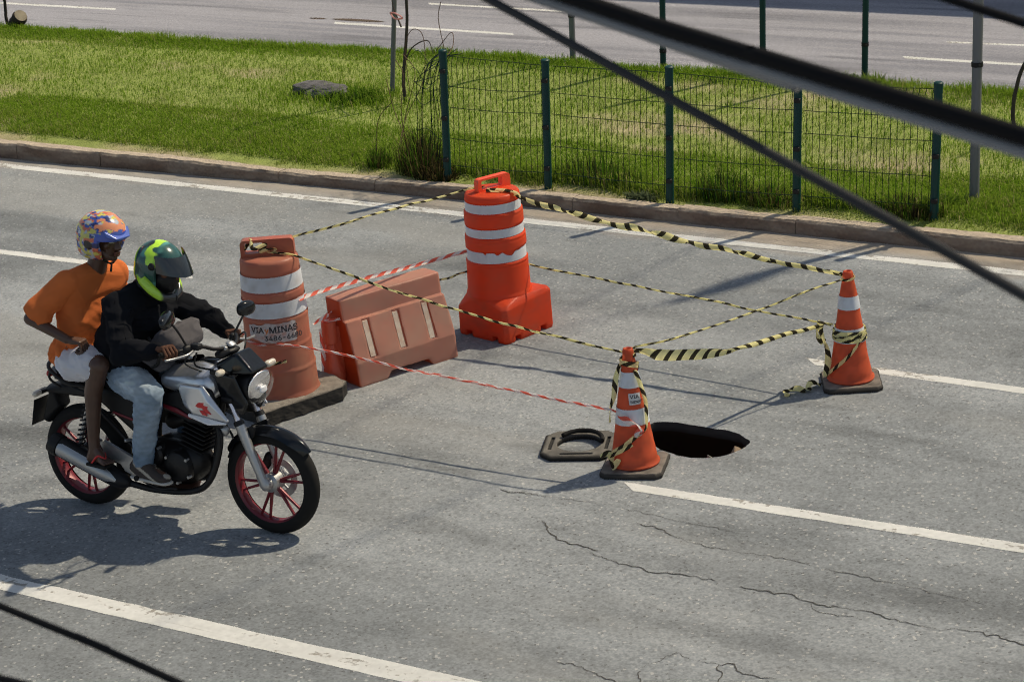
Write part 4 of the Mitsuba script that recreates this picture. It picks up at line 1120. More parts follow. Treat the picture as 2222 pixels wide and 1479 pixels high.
tape([(-9.33, 11.55, 0.50), (-9.36, 11.74, 0.495), (-9.44, 11.88, 0.475), (-9.43, 11.78, 0.455), (-9.37, 11.72, 0.46), (-9.28, 11.82, 0.46)], 'tape_rw', 'crumpled red-white tape knotted round the barrier coupling', curl=lambda t: 3.5, twist=lambda t: 6 * t, seed=10, group=GR)
tape([(-9.415, 11.725, 0.40), (-9.41, 11.715, 0.28), (-9.405, 11.705, 0.16), (-9.40, 11.70, 0.085)], 'tape_rw', 'faded tape end hanging straight down the barrier coupling', curl=lambda t: 1.0, twist=lambda t: 1.2, width=0.035, seed=11, group=GR, uv0=0.07)

# windings, knots and loose ends on the cones
def wind(C, pr, dent, z0, z1, a0, turns, off, matn, label, width, seed, curl=1.5):
    n = max(16, int(26 * abs(turns)))
    t = np.linspace(0, 1, n)
    z = z0 + (z1 - z0) * t + 0.006 * np.sin(t * turns * 9)
    a = a0 + 2 * np.pi * turns * t
    rr = profile_r(pr, z) + off
    pts = np.stack([rr * np.cos(a), rr * np.sin(a), z], -1)
    pts = dent(pts) + C
    p = pts
    tg = np.gradient(p, axis=0); tg /= np.linalg.norm(tg, axis=1, keepdims=True)
    nr = np.stack([np.cos(a), np.sin(a), 0 * a], -1)
    bi = np.cross(tg, nr)
    w = np.linspace(-0.5, 0.5, 5)
    r = np.random.default_rng(seed)
    wd = width * (0.75 + 0.5 * meshkit.noise(np.c_[t * abs(turns) * 3, t * 0, t * 0], seed))
    vv = p[:, None] + (w[None, :, None] * wd[:, None, None]) * bi[:, None] + nr[:, None] * (0.006 * meshkit.noise(np.stack([np.broadcast_to(t[:, None] * abs(turns) * 14, (n, 5)), np.broadcast_to(w * 5, (n, 5)), np.zeros((n, 5))], -1), seed + 1))[..., None]
    s = np.r_[0, np.cumsum(np.linalg.norm(np.diff(p, axis=0), axis=1))]
    uu = np.stack([np.broadcast_to(s[:, None], (n, 5)), np.broadcast_to(w + 0.5, (n, 5))], -1)
    i, j = np.meshgrid(np.arange(n - 1), np.arange(4), indexing='ij')
    q = np.stack([i * 5 + j, i * 5 + j + 1, (i + 1) * 5 + j + 1, (i + 1) * 5 + j], -1).reshape(-1, 4)
    mm = trimesh.Trimesh(vv.reshape(-1, 3), np.vstack([q[:, [0, 1, 2]], q[:, [0, 2, 3]]]), process=False)
    k = key_of('barricade_tape')
    scene[k] = mikit.ply(mm, M[matn], smooth=True, uv=uu.reshape(-1, 2))
    tag(k, label, 'barricade tape')
    return k
wind(CF, prF, dF, 0.315, 0.372, 2.6, 3.1, 0.012, 'tape_yb', 'yellow-black tape wound several times round the middle of the farther cone', 0.030, 1)
wind(CF, prF, dF, 0.34, 0.06, -0.35, -0.36, 0.012, 'tape_yb', 'tape strip running diagonally down the front of the farther cone', 0.020, 2)
wind(CN, prN, dN, 0.26, 0.07, -0.75, -0.33, 0.018, 'tape_yb', 'gleaming tape strip running diagonally down the front of the nearer cone', 0.036, 3)
wind(CN, prN, dN, 0.20, 0.075, -1.1, -0.26, 0.022, 'tape_yb', 'second tape strip crossing the foot of the nearer cone', 0.022, 9)
wind(CN, prN, dN, 0.715, 0.62, -0.4, 1.7, 0.010, 'tape_yb', 'crumpled tape wound round the tip of the nearer cone', 0.030, 4)
wind(CF, prF, dF, 0.712, 0.70, 1.0, 1.2, 0.007, 'tape_yb', 'tape knotted round the tip of the farther cone', 0.02, 5)
rp = lambda C, deg, r_, z: C + V(r_ * math.cos(math.radians(deg)), r_ * math.sin(math.radians(deg)), z)
tape([rp(CN, 215, 0.055, 0.66), rp(CN, 212, 0.085, 0.56), rp(CN, 218, 0.10, 0.46), rp(CN, 210, 0.125, 0.37), rp(CN, 214, 0.13, 0.30)], 'tape_yb', 'loose tape end hanging down the left side of the nearer cone', curl=lambda t: 1.2, twist=lambda t: 3 * t, width=0.036, seed=12)
tape([rp(CN, -30, 0.06, 0.63), rp(CN, -15, 0.085, 0.55), rp(CN, 0, 0.10, 0.45), rp(CN, -8, 0.115, 0.36), rp(CN, -20, 0.125, 0.28), rp(CN, -48, 0.125, 0.24)], 'tape_yb', 'loose tape hanging down the right side of the nearer cone', curl=lambda t: 2.0, twist=lambda t: 0.8 + 2 * t, width=0.032, seed=13)
tape([rp(CN, -100, 0.118, 0.372), rp(CN, -70, 0.118, 0.345), rp(CN, -42, 0.118, 0.305), rp(CN, -30, 0.125, 0.27), rp(CN, -50, 0.128, 0.255), rp(CN, -34, 0.124, 0.29)], 'tape_rw', 'red-white tape tied in a knot on the lower band of the nearer cone', curl=lambda t: 2.6, twist=lambda t: 5 * t, width=0.05, seed=14)
tape([rp(CN, 225, 0.21, 0.10), rp(CN, 232, 0.155, 0.12), rp(CN, 240, 0.15, 0.07), rp(CN, 252, 0.17, 0.06), rp(CN, 262, 0.152, 0.11)], 'tape_yb', 'yellow tape bunched at the left foot of the nearer cone', curl=lambda t: 1.8, twist=lambda t: 4 * t, width=0.045, seed=15)
tape([(-6.30, 12.935, 0.40), (-6.36, 12.935, 0.405), (-6.385, 12.945, 0.36), (-6.355, 12.93, 0.30), (-6.33, 12.92, 0.23), (-6.315, 12.905, 0.14), (-6.32, 12.88, 0.07)], 'tape_yb', 'torn yellow-black tape hanging from the knot left of the farther cone', curl=lambda t: 2.2, twist=lambda t: 5 * t, width=0.055, seed=16)
tape([(-6.37, 12.95, 0.41), (-6.40, 12.935, 0.36), (-6.385, 12.92, 0.31), (-6.35, 12.93, 0.28)], 'tape_yb', 'small yellow tatter at the knot left of the farther cone', curl=lambda t: 1.0, twist=lambda t: 2 + 3 * t, width=0.05, seed=17)
tape([(-6.345, 12.85, 0.02), (-6.40, 12.83, 0.03), (-6.39, 12.75, 0.02), (-6.44, 12.72, 0.03), (-6.50, 12.66, 0.015), (-6.46, 12.62, 0.025)], 'tape_yb', 'crumpled tape scrap lying on the road left of the farther cone', curl=lambda t: 2.6, twist=lambda t: 9 * t, width=0.055, seed=18)
tape([(-9.60, 11.27, 1.06), (-9.56, 11.30, 1.12), (-9.52, 11.26, 1.08), (-9.47, 11.33, 1.09), (-9.50, 11.30, 1.05), (-9.42, 11.36, 1.07), (-9.45, 11.36, 1.035)], 'tape_yb', 'knot of yellow-black tape tied through the handle of the faded drum', curl=lambda t: 3.0, twist=lambda t: 8 * t, width=0.045, seed=19)
tape([ra(-150, 0.228, 0.315), ra(-110, 0.226, 0.32), ra(-70, 0.225, 0.345), ra(-40, 0.224, 0.36)], 'tape_yb', 'faded yellow tape remnant stuck to the lower half of the sticker drum', curl=lambda t: 0.6, twist=lambda t: 1.57, width=0.02, seed=20, wob=0.002)
tape([(-9.36, 11.03, 0.05), (-9.385, 11.0, 0.09), (-9.36, 10.985, 0.03), (-9.34, 11.0, 0.08), (-9.37, 11.01, 0.02)], 'tape_rw', 'small crumpled red-white tape scrap at the near corner of the rubber drum base', curl=lambda t: 2.5, twist=lambda t: 8 * t, width=0.05, seed=21)
# ------------------------------------------------------------------ motorcycle (own frame: x forward, y left, z up; it leans a little to its left)
MO = V(-9.53668799, 9.56401498, 0)
MX, MY, MZ = V(0.9980643, 0.06219038, 0), V(-0.06203889, 0.99563307, -0.06975647), V(-0.00433818, 0.06962145, 0.99756405)
def W3(p):
    p = np.asarray(p, float)
    return MO + p[..., :1] * MX + p[..., 1:2] * MY + p[..., 2:3] * MZ
def tow(m):
    m = clean(m)
    m.vertices = W3(np.array(m.vertices))
    return m
bike = thing('motorcycle', 'silver and black motorcycle with red wheels carrying two people', 'motorcycle')
def bp_(name, m, matn, parent=None, smooth=35, label=None, color=None):
    return obj(name, tow(m), M[matn], parent or bike, smooth=smooth, label=label, color=color)
def sidepoly(pts, y0, y1, rnd=0.0):
    """polygon in the bike's (x, z) plane extruded across"""
    g = Polygon(pts).buffer(0)
    if rnd:
        g = g.buffer(-rnd).buffer(2 * rnd).buffer(-rnd)
    m = prism(g, 0, 1)
    v = np.array(m.vertices)
    m.vertices = np.stack([v[:, 0], y0 + (y1 - y0) * v[:, 2], v[:, 1]], -1)
    m.fix_normals()
    return m
def sl(*pr, fine=True):
    return clean(balls(*pr, fine=fine))

def wheel(cx, cz, tw, front):
    R = 0.309
    k = key_of(bike + '__wheel')
    prof, n = [], 22
    for a in np.linspace(-0.35, np.pi + 0.35, n):
        prof.append((0.254 + (R - 0.254) * math.sin(a), tw * math.cos(a)))
    tyre = lathe(prof[::-1], 90, 'y', (cx, 0, cz))
    # rim with six forked spokes
    rp_ = [(0.226, -tw * 0.55), (0.238, -tw * 0.80), (0.247, -tw * 0.88), (0.249, -tw * 0.74), (0.238, -tw * 0.3), (0.238, tw * 0.3), (0.249, tw * 0.74), (0.247, tw * 0.88), (0.238, tw * 0.80), (0.226, tw * 0.55), (0.220, 0), (0.226, -tw * 0.55)]
    ms = [lathe(rp_, 90, 'y', (cx, 0, cz))]
    r0 = 0.22 if front else 0.5
    for i in range(6):
        a = r0 + i * np.pi / 3
        d = lambda t, r_: V(cx + r_ * math.cos(t), 0, cz + r_ * math.sin(t))
        for s in (-1, 1):
            ms.append(sl((d(a + s * 0.06, 0.045), (0.010, 0.014, 0.010)), (d(a + s * 0.13, 0.225), (0.0072, 0.010, 0.0072)), fine=False))
    scene[k] = mikit.ply(tow(cat(ms)), M['red_paint'], smooth=35)
    labels[k] = {'label': 'red cast wheel with forked spokes'}
    obj('tyre', tow(tyre), M['black_rubber'], k, smooth=True)
    hub = lathe([(0.0, -0.075), (0.03, -0.075), (0.034, -0.05), (0.055, -0.04), (0.055, 0.04), (0.034, 0.05), (0.03, 0.075), (0.0, 0.075)], 36, 'y', (cx, 0, cz))
    obj('hub', tow(hub), M['alloy'], k, smooth=35)
    if front:
        dd = [lathe([(0.075, 0.066), (0.118, 0.066), (0.118, 0.071), (0.075, 0.071), (0.075, 0.066)], 60, 'y', (cx, 0, cz))]
        for i in range(5):
            a = i * 2 * np.pi / 5
            dd.append(rod(V(cx + 0.03 * math.cos(a), 0.067, cz + 0.03 * math.sin(a)), V(cx + 0.08 * math.cos(a + .4), 0.067, cz + 0.08 * math.sin(a + .4)), 0.007, 6))
        obj('brake_disc', tow(cat(dd)), M['alloy'], k, smooth=30)
    else:
        obj('sprocket', tow(lathe([(0.05, 0.06), (0.085, 0.06), (0.085, 0.068), (0.05, 0.068), (0.05, 0.06)], 40, 'y', (cx, 0, cz))), M['alloy'], k, smooth=30)
        obj('brake_drum', tow(lathe([(0, -0.062), (0.07, -0.062), (0.074, -0.05), (0.074, 0.02), (0, 0.02)], 40, 'y', (cx, 0, cz))), M['engine_grey'], k, smooth=30)
    return k
wheel(0.0, 0.309, 0.056, False)
wheel(1.317, 0.309, 0.047, True)

# fork
for s in (-1, 1):
    top, mid, bot = V(1.045, s * 0.10, 0.975), V(1.185, s * 0.10, 0.655), V(1.325, s * 0.095, 0.315)
    fk = bp_('fork_leg', tube([mid + (bot - mid) * t for t in (-0.02, 0.03, 0.6, 1.0)], [0.025, 0.029, 0.027, 0.022], 16), 'alloy')
    bp_('fork_tube', tube([top, mid], 0.0175, 14), 'chrome', fk)
    bp_('dust_seal', tube([mid + (mid - bot) * 0.0, mid + (top - mid) * 0.08], [0.031, 0.027], 14), 'black_plastic', fk)
    bp_('axle_clamp', sl((bot, (0.034, 0.02, 0.034)), (bot + V(-0.03, 0, 0.05), (0.024, 0.02, 0.024))), 'alloy', fk)
bp_('brake_caliper', sl((V(1.24, 0.085, 0.40), (0.035, 0.03, 0.05)), (V(1.215, 0.085, 0.36), (0.03, 0.03, 0.04))), 'engine_grey')
bp_('triple_clamp', cat([rbox((1.055, 0, 0.955), (0.07, 0.26, 0.03), 0.012), rbox((1.12, 0, 0.80), (0.075, 0.26, 0.035), 0.012)]), 'frame_black')
# front mudguard
vv, n = [], 36
for i, t in enumerate(np.linspace(math.radians(150), math.radians(38), n)):
    w_e = np.interp(i, [0, 3, n - 7, n - 1], [0.045, 0.062, 0.062, 0.028])
    rr = 0.338 + 0.006 * math.sin(t * 3)
    for b in np.linspace(-1, 1, 11):
        r_ = rr - 0.045 * abs(b) ** 2.2
        vv.append([1.317 + r_ * math.cos(t), b * w_e, 0.309 + r_ * math.sin(t)])
i, j = np.meshgrid(np.arange(n - 1), np.arange(10), indexing='ij')
q = np.stack([i * 11 + j, i * 11 + j + 1, (i + 1) * 11 + j + 1, (i + 1) * 11 + j], -1).reshape(-1, 4)
fd = bp_('front_mudguard', trimesh.Trimesh(np.array(vv), np.vstack([q[:, [0, 1, 2]], q[:, [0, 2, 3]]]), process=False), 'black_gloss', smooth=True)
for s in (-1, 1):
    bp_('mudguard_stay', sidepoly([(1.14, 0.60), (1.27, 0.66), (1.25, 0.58), (1.17, 0.54)], s * 0.058, s * 0.075, 0.012), 'black_plastic', fd)

# frame, swingarm, shocks
fr = []
fr.append(tube(spline([V(1.06, 0, 0.90), V(1.0, 0, 0.72), V(0.93, 0, 0.42), V(0.86, 0, 0.27)], 6), 0.02, 10))
for s in (-1, 1):
    fr.append(tube(spline([V(1.05, 0, 0.86), V(0.85, s * 0.06, 0.80), V(0.55, s * 0.10, 0.74), V(0.2, s * 0.11, 0.76), V(-0.12, s * 0.10, 0.80)], 6), 0.015, 8))
    fr.append(tube(spline([V(0.55, s * 0.10, 0.74), V(0.46, s * 0.11, 0.55), V(0.44, s * 0.11, 0.34), V(0.52, s * 0.10, 0.24), V(0.86, 0, 0.27)], 6), 0.015, 8))
    fr.append(tube([V(0.44, s * 0.11, 0.42), V(0.1, s * 0.115, 0.72)], 0.012, 8))
bp_('frame', cat(fr), 'frame_black', smooth=True)
bp_('swingarm', cat([sl((V(0.44, s * 0.09, 0.36), (0.025, 0.014, 0.03)), (V(-0.02, s * 0.10, 0.309), (0.03, 0.014, 0.025))) for s in (-1, 1)]), 'frame_black')
for s in (-1, 1):
    a, b = V(0.02, s * 0.135, 0.34), V(0.14, s * 0.125, 0.71)
    sk_ = bp_('shock_absorber', tube([a, b], 0.014, 10), 'alloy')
    hx = [a + (b - a) * (0.15 + 0.75 * t) + 0.026 * (V(1, 0, 0) * math.cos(t * 2 * np.pi * 9) + V(0, 1, 0) * math.sin(t * 2 * np.pi * 9)) for t in np.linspace(0, 1, 140)]
    bp_('coil_spring', tube(hx, 0.0055, 6), 'black_plastic', sk_, smooth=True)

# engine
eng = bp_('crankcase', clean(m3.Manifold.batch_boolean([balls((V(0.56, -0.03, 0.40), (0.09, 0.10, 0.09)), (V(0.80, -0.03, 0.38), (0.11, 0.11, 0.11)), (V(0.70, 0, 0.28), (0.12, 0.09, 0.06)), fine=True), balls((V(0.72, 0.03, 0.36), (0.13, 0.13, 0.10)), (V(0.6, 0.03, 0.42), (0.1, 0.11, 0.08)), fine=True)], m3.OpType.Add)), 'engine_grey', label='dark oily engine casing')
bp_('clutch_cover', cat([lathe([(0, -0.175), (0.06, -0.172), (0.085, -0.16), (0.095, -0.13), (0.1, -0.08)], 40, 'y', (0.76, 0, 0.37)), lathe([(0, -0.165), (0.045, -0.163), (0.06, -0.15), (0.065, -0.08)], 32, 'y', (0.60, 0, 0.42))]), 'engine_grey', eng)
ms = []
for i in range(9):
    t = i / 8
    c_ = V(0.815, 0, 0.47) * (1 - t) + V(0.885, 0, 0.685) * t
    ms.append(rbox(c_, (0.165, 0.19, 0.008), 0.003, np.array([[0.95, 0, 0.31], [0, 1, 0], [-0.31, 0, 0.95]])))
bp_('cylinder_fins', cat(ms + [tube([V(0.80, 0, 0.45), V(0.89, 0, 0.70)], 0.062, 20)]), 'engine_grey', eng)
for (x_, z_) in ((0.69, 0.42), (0.83, 0.42), (0.84, 0.32), (0.76, 0.275), (0.68, 0.32), (0.56, 0.47), (0.64, 0.47), (0.60, 0.365)):
    bp_('cover_bolt', rod(V(x_, -0.135, z_), V(x_, -0.165, z_), 0.009, 8), 'alloy', eng)
bp_('kick_start', tube(spline([V(0.52, -0.14, 0.34), V(0.50, -0.17, 0.42), V(0.47, -0.175, 0.50), V(0.45, -0.22, 0.51)], 6), 0.010, 8), 'alloy', eng, smooth=True)
bp_('carburettor', sl((V(0.66, -0.02, 0.60), (0.05, 0.05, 0.05)), (V(0.74, -0.03, 0.62), (0.03, 0.03, 0.03))), 'engine_grey', eng)
bp_('skid_guard', sl((V(0.82, -0.10, 0.215), (0.03, 0.03, 0.012)), (V(0.50, -0.12, 0.20), (0.03, 0.03, 0.012)), (V(0.70, 0.05, 0.215), (0.06, 0.04, 0.012))), 'skin_mid', eng, label='rusty brown belly plate')
bp_('cylinder_head', sl((V(0.89, -0.01, 0.70), (0.08, 0.085, 0.03)), (V(0.905, -0.01, 0.745), (0.065, 0.07, 0.02))), 'engine_grey', eng)
bp_('horn', sl((V(1.03, -0.07, 0.60), (0.03, 0.02, 0.03)), (V(1.05, -0.07, 0.60), (0.035, 0.022, 0.035))), 'alloy')
bp_('ignition_coil_bracket', cat([tube(spline([V(0.98, -0.08, 0.66), V(1.05, -0.10, 0.58), V(1.03, -0.09, 0.48), V(0.96, -0.07, 0.44)], 6), 0.008, 8), tube(spline([V(1.0, 0.02, 0.60), V(1.06, 0.0, 0.52), V(1.03, -0.02, 0.42)], 6), 0.007, 8)]), 'black_plastic')
# exhaust
ex = bp_('exhaust_pipe', tube(spline([V(0.93, -0.04, 0.665), V(1.01, -0.07, 0.62), V(1.025, -0.09, 0.50), V(0.96, -0.11, 0.31), V(0.84, -0.12, 0.225), V(0.6, -0.15, 0.21), V(0.40, -0.17, 0.235)], 8), 0.019, 12), 'engine_grey', smooth=True)
mp = [V(0.43, -0.178, 0.235), V(0.36, -0.182, 0.252), V(0.25, -0.188, 0.295), V(0.05, -0.197, 0.375), V(-0.05, -0.20, 0.412)]
bp_('muffler', tube(spline(mp, 6), np.interp(np.linspace(0, 1, 25), [0, .15, .4, 0.8, 1], [0.022, 0.045, 0.058, 0.063, 0.062]), 28), 'black_plastic', ex, smooth=True)
bp_('muffler_end_cap', tube([V(-0.045, -0.20, 0.410), V(-0.075, -0.2015, 0.421), V(-0.105, -0.203, 0.433), V(-0.112, -0.203, 0.436)], [0.066, 0.068, 0.060, 0.042], 28), 'black_plastic', ex)
sh, hw = [], 14
pth = spline([V(0.36, -0.182, 0.252), V(0.25, -0.188, 0.295), V(0.05, -0.197, 0.375), V(-0.035, -0.20, 0.407)], 6)
_, a_, b_ = frames(pth)
for i in range(len(pth)):
    t_ = i / (len(pth) - 1)
    half = np.interp(t_, [0, 0.2, 0.9, 1], [0.16, 0.62, 0.62, 0.45])
    rr = np.interp(t_, [0, 0.3, 1], [0.052, 0.064, 0.068])
    tt_ = np.gradient(pth, axis=0)[i]; tt_ /= np.linalg.norm(tt_)
    outd = V(0, -1, 0.22); outd -= tt_ * (outd @ tt_); outd /= np.linalg.norm(outd)
    upd = np.cross(tt_, outd)
    for b in np.linspace(-half, half, 9):
        sh.append(pth[i] + rr * (outd * math.cos(b) + upd * math.sin(b)))
i, j = np.meshgrid(np.arange(len(pth) - 1), np.arange(8), indexing='ij')
q = np.stack([i * 9 + j, i * 9 + j + 1, (i + 1) * 9 + j + 1, (i + 1) * 9 + j], -1).reshape(-1, 4)
bp_('heat_shield', trimesh.Trimesh(np.array(sh), np.vstack([q[:, [0, 1, 2]], q[:, [0, 2, 3]]]), process=False), 'alloy', ex, smooth=True, label='pale metal heat shield')
bp_('footpeg_bracket', sidepoly([(0.215, 0.455), (0.25, 0.47), (0.47, 0.385), (0.52, 0.31), (0.47, 0.275), (0.39, 0.30), (0.36, 0.34), (0.26, 0.375)], -0.165, -0.145, 0.012), 'alloy', label='bare metal footpeg bracket')
bp_('footpeg', rod(V(0.53, -0.14, 0.30), V(0.54, -0.26, 0.305), 0.016, 10), 'black_rubber')
bp_('footpeg', rod(V(0.25, -0.14, 0.36), V(0.25, -0.26, 0.37), 0.014, 10), 'black_rubber')
bp_('footpeg', rod(V(0.53, 0.14, 0.30), V(0.54, 0.26, 0.305), 0.016, 10), 'black_rubber')
bp_('footpeg', rod(V(0.25, 0.14, 0.36), V(0.25, 0.26, 0.37), 0.014, 10), 'black_rubber')
bp_('brake_pedal', tube(spline([V(0.52, -0.17, 0.26), V(0.64, -0.185, 0.235), V(0.74, -0.19, 0.25), V(0.78, -0.20, 0.255)], 5), 0.008, 8), 'engine_grey', smooth=True)
bp_('side_stand', tube([V(0.60, 0.13, 0.25), V(0.33, 0.17, 0.22)], 0.010, 8), 'frame_black')

# tank, shrouds, side cover, seat, tail
tk = balls((V(0.70, 0.07, 0.86), (0.06, 0.05, 0.05)), (V(0.70, -0.07, 0.86), (0.06, 0.05, 0.05)), (V(0.95, 0.10, 0.86), (0.10, 0.06, 0.09)), (V(0.95, -0.10, 0.86), (0.10, 0.06, 0.09)), (V(0.92, 0.05, 0.93), (0.10, 0.05, 0.055)), (V(0.92, -0.05, 0.93), (0.10, 0.05, 0.055)), (V(0.72, 0, 0.90), (0.06, 0.05, 0.045)), fine=True)
tm_ = refine(tk, 0.02, 6)
tank = bp_('fuel_tank', tm_, 'silver_paint', smooth=True, label='silver fuel tank with a dark centre strip')
bp_('tank_strip', sl((V(0.74, 0, 0.952), (0.05, 0.025, 0.008)), (V(0.94, 0, 0.992), (0.07, 0.035, 0.008))), 'black_gloss', tank)
bp_('fuel_cap', lathe([(0, 0.012), (0.03, 0.010), (0.036, 0.0), (0.036, -0.01)], 24, 'z', (0.86, 0, 0.992)), 'chrome', tank)
for s in (-1, 1):
    main = sl((V(0.84, s * 0.155, 0.845), (0.02, 0.012, 0.03)), (V(0.87, s * 0.165, 0.775), (0.02, 0.012, 0.03)), (V(1.0, s * 0.185, 0.86), (0.03, 0.014, 0.03)), (V(0.94, s * 0.185, 0.735), (0.02, 0.014, 0.02)), (V(1.165, s * 0.19, 0.705), (0.012, 0.010, 0.010)), (V(1.05, s * 0.195, 0.80), (0.02, 0.014, 0.02)))
    shk = bp_('tank_shroud', main, 'silver_paint', smooth=60, label='silver side shroud with a red wing-like mark' if s < 0 else None)
    bp_('shroud_strip', sl((V(0.90, s * 0.178, 0.703), (0.012, 0.008, 0.012)), (V(1.04, s * 0.195, 0.675), (0.012, 0.008, 0.010)), (V(1.15, s * 0.19, 0.685), (0.010, 0.006, 0.006))), 'white_paint', shk)
    bp_('side_mark', cat([sidepoly([(0.965, 0.775), (0.985, 0.795), (1.035, 0.80), (1.06, 0.785), (1.045, 0.765), (1.07, 0.735), (1.04, 0.738), (1.01, 0.765), (0.985, 0.765)], s * 0.2035, s * 0.2065, 0.0), sidepoly([(0.99, 0.752), (1.02, 0.752), (1.045, 0.722), (1.01, 0.728)], s * 0.2035, s * 0.2065, 0.0)]), 'red_decal', shk, smooth=False)
    bp_('lower_cowl', sl((V(0.66, s * 0.12, 0.74), (0.03, 0.02, 0.03)), (V(0.88, s * 0.15, 0.68), (0.03, 0.02, 0.03)), (V(0.80, s * 0.13, 0.80), (0.03, 0.02, 0.03)), (V(1.10, s * 0.16, 0.655), (0.015, 0.012, 0.012)), (V(1.0, s * 0.14, 0.82), (0.05, 0.03, 0.05))), 'black_plastic', shk)
    bp_('red_stripe', sl((V(0.70, s * 0.147, 0.728), (0.012, 0.006, 0.012)), (V(0.80, s * 0.166, 0.718), (0.012, 0.006, 0.014)), (V(0.90, s * 0.176, 0.688), (0.010, 0.006, 0.008))), 'red_paint', shk)
bp_('side_cover', cat([sl((V(0.38, s * 0.125, 0.72), (0.06, 0.02, 0.06)), (V(0.60, s * 0.115, 0.72), (0.03, 0.02, 0.05)), (V(0.48, s * 0.12, 0.56), (0.04, 0.02, 0.04)), (V(0.22, s * 0.125, 0.74), (0.03, 0.02, 0.04))) for s in (-1, 1)]), 'black_plastic')
for s in (-1, 1):
    bp_('side_stripe', sl((V(0.33, s * 0.146, 0.645), (0.012, 0.004, 0.008)), (V(0.52, s * 0.142, 0.60), (0.014, 0.004, 0.008))), 'red_paint')
seat = m3.Manifold.batch_boolean([balls((V(0.66, 0, 0.80), (0.05, 0.09, 0.04)), (V(0.42, 0, 0.775), (0.08, 0.13, 0.045)), fine=True), balls((V(0.42, 0, 0.775), (0.08, 0.13, 0.045)), (V(0.28, 0, 0.80), (0.06, 0.125, 0.05)), fine=True), balls((V(0.25, 0, 0.82), (0.05, 0.115, 0.045)), (V(-0.06, 0, 0.852), (0.05, 0.09, 0.035)), fine=True)], m3.OpType.Add)
bp_('seat', refine(seat, 0.022, 6), 'black_rubber', smooth=True)
bp_('tail_cowl', sl((V(0.22, 0.10, 0.745), (0.05, 0.025, 0.04)), (V(0.22, -0.10, 0.745), (0.05, 0.025, 0.04)), (V(-0.10, 0.085, 0.80), (0.04, 0.02, 0.025)), (V(-0.10, -0.085, 0.80), (0.04, 0.02, 0.025)), (V(-0.19, 0, 0.82), (0.02, 0.05, 0.02))), 'black_gloss', smooth=60)
gr_ = []
for s in (-1, 1):
    gr_.append(tube(spline([V(0.12, s * 0.13, 0.775), V(0.0, s * 0.15, 0.785), V(-0.13, s * 0.13, 0.845), V(-0.18, s * 0.08, 0.87), V(-0.20, 0, 0.875)], 6), 0.012, 10))
    gr_.append(tube(spline([V(-0.13, s * 0.13, 0.845), V(-0.15, s * 0.12, 0.79), V(-0.09, s * 0.10, 0.735)], 5), 0.008, 8))
bp_('grab_rail', cat(gr_), 'frame_black', smooth=True)
bp_('tail_lamp', sl((V(-0.205, 0.05, 0.80), (0.015, 0.03, 0.022)), (V(-0.205, -0.05, 0.80), (0.015, 0.03, 0.022))), 'red_lens')
rf = bp_('rear_mudguard', cat([sl((V(-0.05, 0, 0.735), (0.05, 0.075, 0.03)), (V(-0.21, 0, 0.70), (0.04, 0.085, 0.03)), (V(0.10, 0, 0.70), (0.06, 0.07, 0.03))), sl((V(-0.20, 0, 0.69), (0.03, 0.075, 0.02)), (V(-0.265, 0, 0.52), (0.02, 0.07, 0.04)), (V(-0.17, 0, 0.60), (0.02, 0.06, 0.02)))]), 'black_plastic')
bp_('number_plate', rbox((-0.322, 0, 0.555), (0.006, 0.20, 0.165), 0.002, np.array([[0.97, 0, 0.22], [0, 1, 0], [-0.22, 0, 0.97]])), 'black_plastic', label='number plate seen edge-on from its dark side')
bp_('plate_lamp', rbox((-0.315, 0, 0.665), (0.05, 0.09, 0.02), 0.006), 'black_plastic')
for s in (-1, 1):
    si = bp_('indicator', sl((V(-0.235, s * 0.14, 0.70), (0.02, 0.03, 0.018)), (V(-0.23, s * 0.17, 0.70), (0.018, 0.022, 0.017))), 'amber_lens')
    bp_('stem', rod(V(-0.22, s * 0.06, 0.70), V(-0.235, s * 0.13, 0.70), 0.009, 8), 'black_plastic', si)

# headlamp and cowl
hl = bp_('headlamp', sl((V(1.155, 0, 0.86), (0.03, 0.085, 0.075)), (V(1.235, 0.03, 0.86), (0.03, 0.062, 0.085)), (V(1.235, -0.03, 0.86), (0.03, 0.062, 0.085)), (V(1.225, 0, 0.80), (0.03, 0.055, 0.03))), 'black_plastic', label='clear triangular headlamp under a black cowl')
lensm = trimesh.creation.icosphere(subdivisions=4)
v = np.array(lensm.vertices)
v = v[:, [0, 1, 2]]
f = np.array(lensm.faces)
keep = v[f].mean(1)[:, 0] > 0.05
lv_ = np.stack([np.abs(v[:, 0]) * 0.06, v[:, 1] * (0.108 + 0.026 * v[:, 2]), v[:, 2] * 0.104], -1)
lensm = trimesh.Trimesh(lv_, f[keep], process=True)
Rl = np.array([[0.96, 0, 0.28], [0, 1, 0], [-0.28, 0, 0.96]])
refl = lensm.copy()
refl.vertices = np.array(lensm.vertices) * V(0.35, 0.93, 0.93) @ Rl.T + V(1.258, 0, 0.862)
lensm.vertices = np.array(lensm.vertices) @ Rl.T + V(1.262, 0, 0.862)
bp_('lens', lensm, 'lens', hl, smooth=True)
bp_('reflector', refl, 'reflector', hl, smooth=25)
bp_('lamp_bulb_hood', sl((V(1.292, 0, 0.845), (0.012, 0.035, 0.014)), (V(1.292, 0, 0.862), (0.012, 0.030, 0.010))), 'white_paint', hl)
